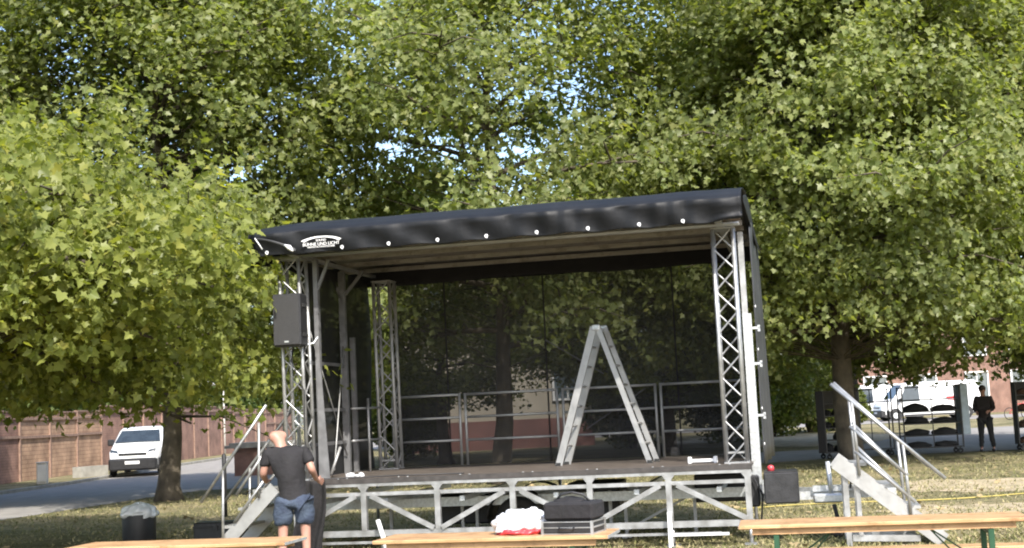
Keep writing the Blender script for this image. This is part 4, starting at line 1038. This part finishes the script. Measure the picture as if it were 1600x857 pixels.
mb = MB(); lump(mb, (0, 0, .07), .19, .12, .11, .13, 8, 64, 34, .03, 11); lump(mb, (-.13, 0, .06), .09, .1, .09, .18, 3, 40, 24, .02, 9); lump(mb, (.09, .02, .10), .11, .09, .085, .15, 5, 44, 24, .03, 8); mb.build('white_part', M['bag'], o)
mb = MB(); lump(mb, (0, -.01, .018), .19, .13, .045, .14, 9, 60, 16, .0, 10); mb.build('red_part', M['bagred'], o)
# red box on the ground below it
o = thing('red_crate', 'small red crate on the ground under the left end of the middle table', 'crate', (-.85, 11.6, 0), R(-10))
mb = MB(); mb.cbox(-.17, .17, -.13, .13, 0, .04, .01)
for x in (-.165, .165): mb.cbox(x - .012, x + .012, -.13, .13, .04, .36, .004)
for y in (-.12, .12): mb.cbox(-.15, .15, y - .012, y + .012, .04, .36, .004)
mb.build('crate_shell', M['bagred'], o)

# bin, black box
o = thing('trash_bin', 'round black litter bin with a grey white liner bulging over its rim', 'bin', (-5.88, 20.75, 0), 0)
mb = MB(); mb.tube([(0, 0, 0), (0, 0, .05), (0, 0, .42), (0, 0, .44)], [.235, .25, .255, .25], 28); mb.build('drum', M['black'], o)
mb = MB(); lump(mb, (0, 0, .44), .27, .27, .15, .09, 12, 56, 26, .36, 9); mb.torus((0, 0, .43), .255, .014, 'z', 32, 6); mb.build('liner', pm('grey film', (.72, .74, .76), .3, 0, .12, 8, .4, 14), o)
o = thing('black_transport_box', 'low black transport box on the grass left of the fixed stairs', 'box', (-4.55, 20.4, 0), R(-10))
mb = MB(); mb.cbox(-.36, .36, -.2, .2, .015, .28, .02); mb.build('shell', M['black'], o)
mb = MB(); mb.cbox(-.37, .37, -.21, .21, .2, .225, .004); mb.box(-.03, .03, -.222, -.211, .16, .24); mb.build('edge_trim', M['black'], o)

# post standing by the road and brick table block
o = thing('bollard', 'thin black post standing at the road edge behind the fixed stairs', 'post', (-5.6, 25.5, 0), 0)
mb = MB(); mb.tube([(0, 0, 0), (0, 0, 1.15), (0, 0, 1.18)], [.04, .04, .02], 10); mb.build('shaft', M['black'], o)
o = thing('brick_block', 'brick block with a grey slab on top beside the road left of the stage', 'masonry block', (-8.6, 45.5, 0), R(-4))
mb = MB(); mb.box(-.95, 1.1, -.4, .4, 0, .92); mb.build('brick_base', M['brick_y'], o)
mb = MB(); mb.box(-1.25, 1.3, -.5, .5, .925, 1.02).box(-1.1, 1.2, -.45, .45, 1.022, 1.10); mb.build('slab', M['concrete'], o)
o = thing('utility_cabinet', 'small pale cabinet standing on the verge against the fence', 'cabinet', (-16.4, 46.3, 0), R(8))
mb = MB(); mb.cbox(-.17, .17, -.14, .14, 0, .72, .02).cbox(-.19, .19, -.16, .16, .72, .76, .01); mb.build('housing', M['pale'], o)
mb = MB(); mb.cbox(-.14, .14, -.153, -.142, .1, .66, .004); mb.build('door', M['frame'], o)
o = thing('stone_trough', 'long low pale concrete trough on the verge by the fence', 'trough', (-16.5, 51.8, 0), R(62))
mb = MB()
mb.box(-.7, .7, -.22, .22, 0, .1).box(-.7, .7, -.22, -.15, .1, .40).box(-.7, .7, .15, .22, .1, .40).box(-.7, -.62, -.149, .149, .1, .40).box(.62, .7, -.149, .149, .1, .40)
mb.build('trough_shell', M['concrete'], o)

# ------------------------------------------------------------------ trolleys on the right
def trolley(label, loc, rz, L_, fill, blue=False, mat=None, shelves=4, D2=.6, closed=False):
    root = thing('roll_trolley', label, 'trolley', loc, rz, 'steel transport trolleys on the path')
    H = 1.85; mb = MB()
    for x in (-L_ / 2, L_ / 2):
        for y in (-D2 / 2, D2 / 2): mb.bar((x, y, .16), (x, y, H), .035)
        mb.bar((x, -D2 / 2, H - .02), (x, D2 / 2, H - .02), .03)
    mb.bar((0, -D2 / 2, .2), (0, -D2 / 2, H), .022); mb.bar((-L_ / 2, -D2 / 2, H - .02), (L_ / 2, -D2 / 2, H - .02), .03); mb.bar((-L_ / 2, D2 / 2, H - .02), (L_ / 2, D2 / 2, H - .02), .03)
    mb.build('frame', M['black'], root)
    zs = [.2 + (H - .55) * k / (shelves - 1) for k in range(shelves)]
    for k, z in enumerate(zs):
        mb = MB(); mb.box(-L_ / 2 + .02, L_ / 2 - .02, -D2 / 2 + .02, D2 / 2 - .02, z - .03, z); sh = mb.build('shelf', M['black'], root)
        if fill and k < fill:
            mb = MB()
            for q in (-1, 1):
                if random.random() < .85: lump(mb, (q * L_ * .24, 0, z + .04), L_ * .22, D2 * .38, .16 * random.uniform(.6, 1.2), .08, 20 + k * 3 + q, 26, 12, z + .001, 5)
            if mb.v:
                c = mb.build('folded_cloths', mat or M['cloth2']); c.location = loc; c.rotation_euler = (0, 0, rz)
                tag(c, ['cloth heap on the lowest shelf of ', 'cloth heap on the second shelf of ', 'cloth heap on the third shelf of ', 'cloths on the fourth shelf of '][min(k, 3)] + label, 'cloth heap', 'cloth heaps lying on the trolleys')
    for x in (-L_ / 2 + .08, L_ / 2 - .08):
        for y in (-D2 / 2 + .04, D2 / 2 - .04):
            mb = MB(); mb.torus((x, y, .075), .05, .025, 'y', 14, 6); mb.box(x - .02, x + .02, y - .03, y + .03, .08, .165); mb.build('castor', M['rubber'], root)
    if closed:
        mb = MB(); mb.box(-L_ / 2 - .012, -L_ / 2 - .002, -D2 / 2, D2 / 2, .17, H); mb.build('side_panel', M['black'], root)
        mb = MB(); mb.box(-L_ / 2 + .02, L_ / 2 - .02, D2 / 2 + .0, D2 / 2 + .01, 1.35, H); mb.build('back_panel', M['black'], root)
    if blue:
        mb = MB(); mb.cbox(L_ / 2 + .02, L_ / 2 + .22, -D2 / 2, D2 / 2, .5, H + .02, .01); mb.build('end_panel', M['screen_blue'], root)
    return root
trolley('the long trolley before the white van', (11.25, 37.0, .008), R(-4), 1.55, 4, True, shelves=5)
trolley('the empty framed trolley right of the tree trunk', (9.75, 37.6, .008), R(-6), 1.15, 0, shelves=2)
trolley('the narrow trolley left of the tree trunk', (8.55, 36.9, .008), R(6), .62, 4, shelves=5, closed=True)
trolley('the brown covered trolley at the photo edge', (13.95, 36.6, .008), R(-10), .95, 4, False, M['brown'], shelves=4, closed=True)

# small far bicycle
o = thing('bicycle', 'bicycle leaning near the brick building at the far right', 'bicycle', (26.6, 72, 0), R(15))
for x in (-.52, .52):
    mb = MB(); mb.torus((x, 0, .33), .31, .022, 'y', 22, 6); wl = mb.build('wheel', M['rubber'], o)
mb = MB()
for a, c in (((-.52, 0, .33), (-.12, 0, .33)), ((-.52, 0, .33), (-.18, 0, .8)), ((-.12, 0, .33), (-.2, 0, .9)), ((-.12, 0, .33), (.38, 0, .8)), ((-.18, 0, .8), (.38, 0, .84)), ((.52, 0, .33), (.36, 0, .98))): mb.tube([a, c], .018, 6)
mb.build('frame', M['redlens'], o)
mb = MB(); mb.tube([(.36, -.25, .98), (.36, .25, .98)], .015, 6); mb.build('handlebar', M['black'], o)
mb = MB(); mb.cbox(-.33, -.08, -.06, .06, .9, .95, .02); mb.build('saddle', M['black'], o)

# yellow cable across the lawn
pts = []
for k in range(40):
    x = 3.4 + k * .25; pts.append((x, 21.3 + .5 * math.sin(k * .35) * .5 + (k > 20) * 0 + .02 * k, .02))
mb = MB(); mb.tube(pts, .010, 6); tag(mb.build('cable', M['yellow']), 'yellow cable snaking across the dry lawn behind the loose stairs', 'cable')

# fallen leaves
rs = np.random.RandomState(9); n = 420
yy = 15 + 20 * rs.rand(n); xx = (rs.rand(n) * 2 - 1) * yy * .4
P = np.c_[xx, yy, np.full(n, .03) + .01 * rs.rand(n)]; keep = ~((xx < -8.6) & (yy > 27)); P = P[keep]; n = len(P)
me = leaf_mesh('fallen_leaves', P, np.c_[np.zeros((n, 2)), np.ones(n)] + rs.randn(n, 3) * .25, rs.randn(n, 3), .06 + .05 * rs.rand(n), pm('dry leaf', (.30, .23, .12), .8, 0, .3, 3), rs)
o = bpy.data.objects.new('fallen_leaves', me); C.objects.link(o); tag(o, 'dry plane leaves scattered over the grass', 'fallen leaves', kind='stuff')
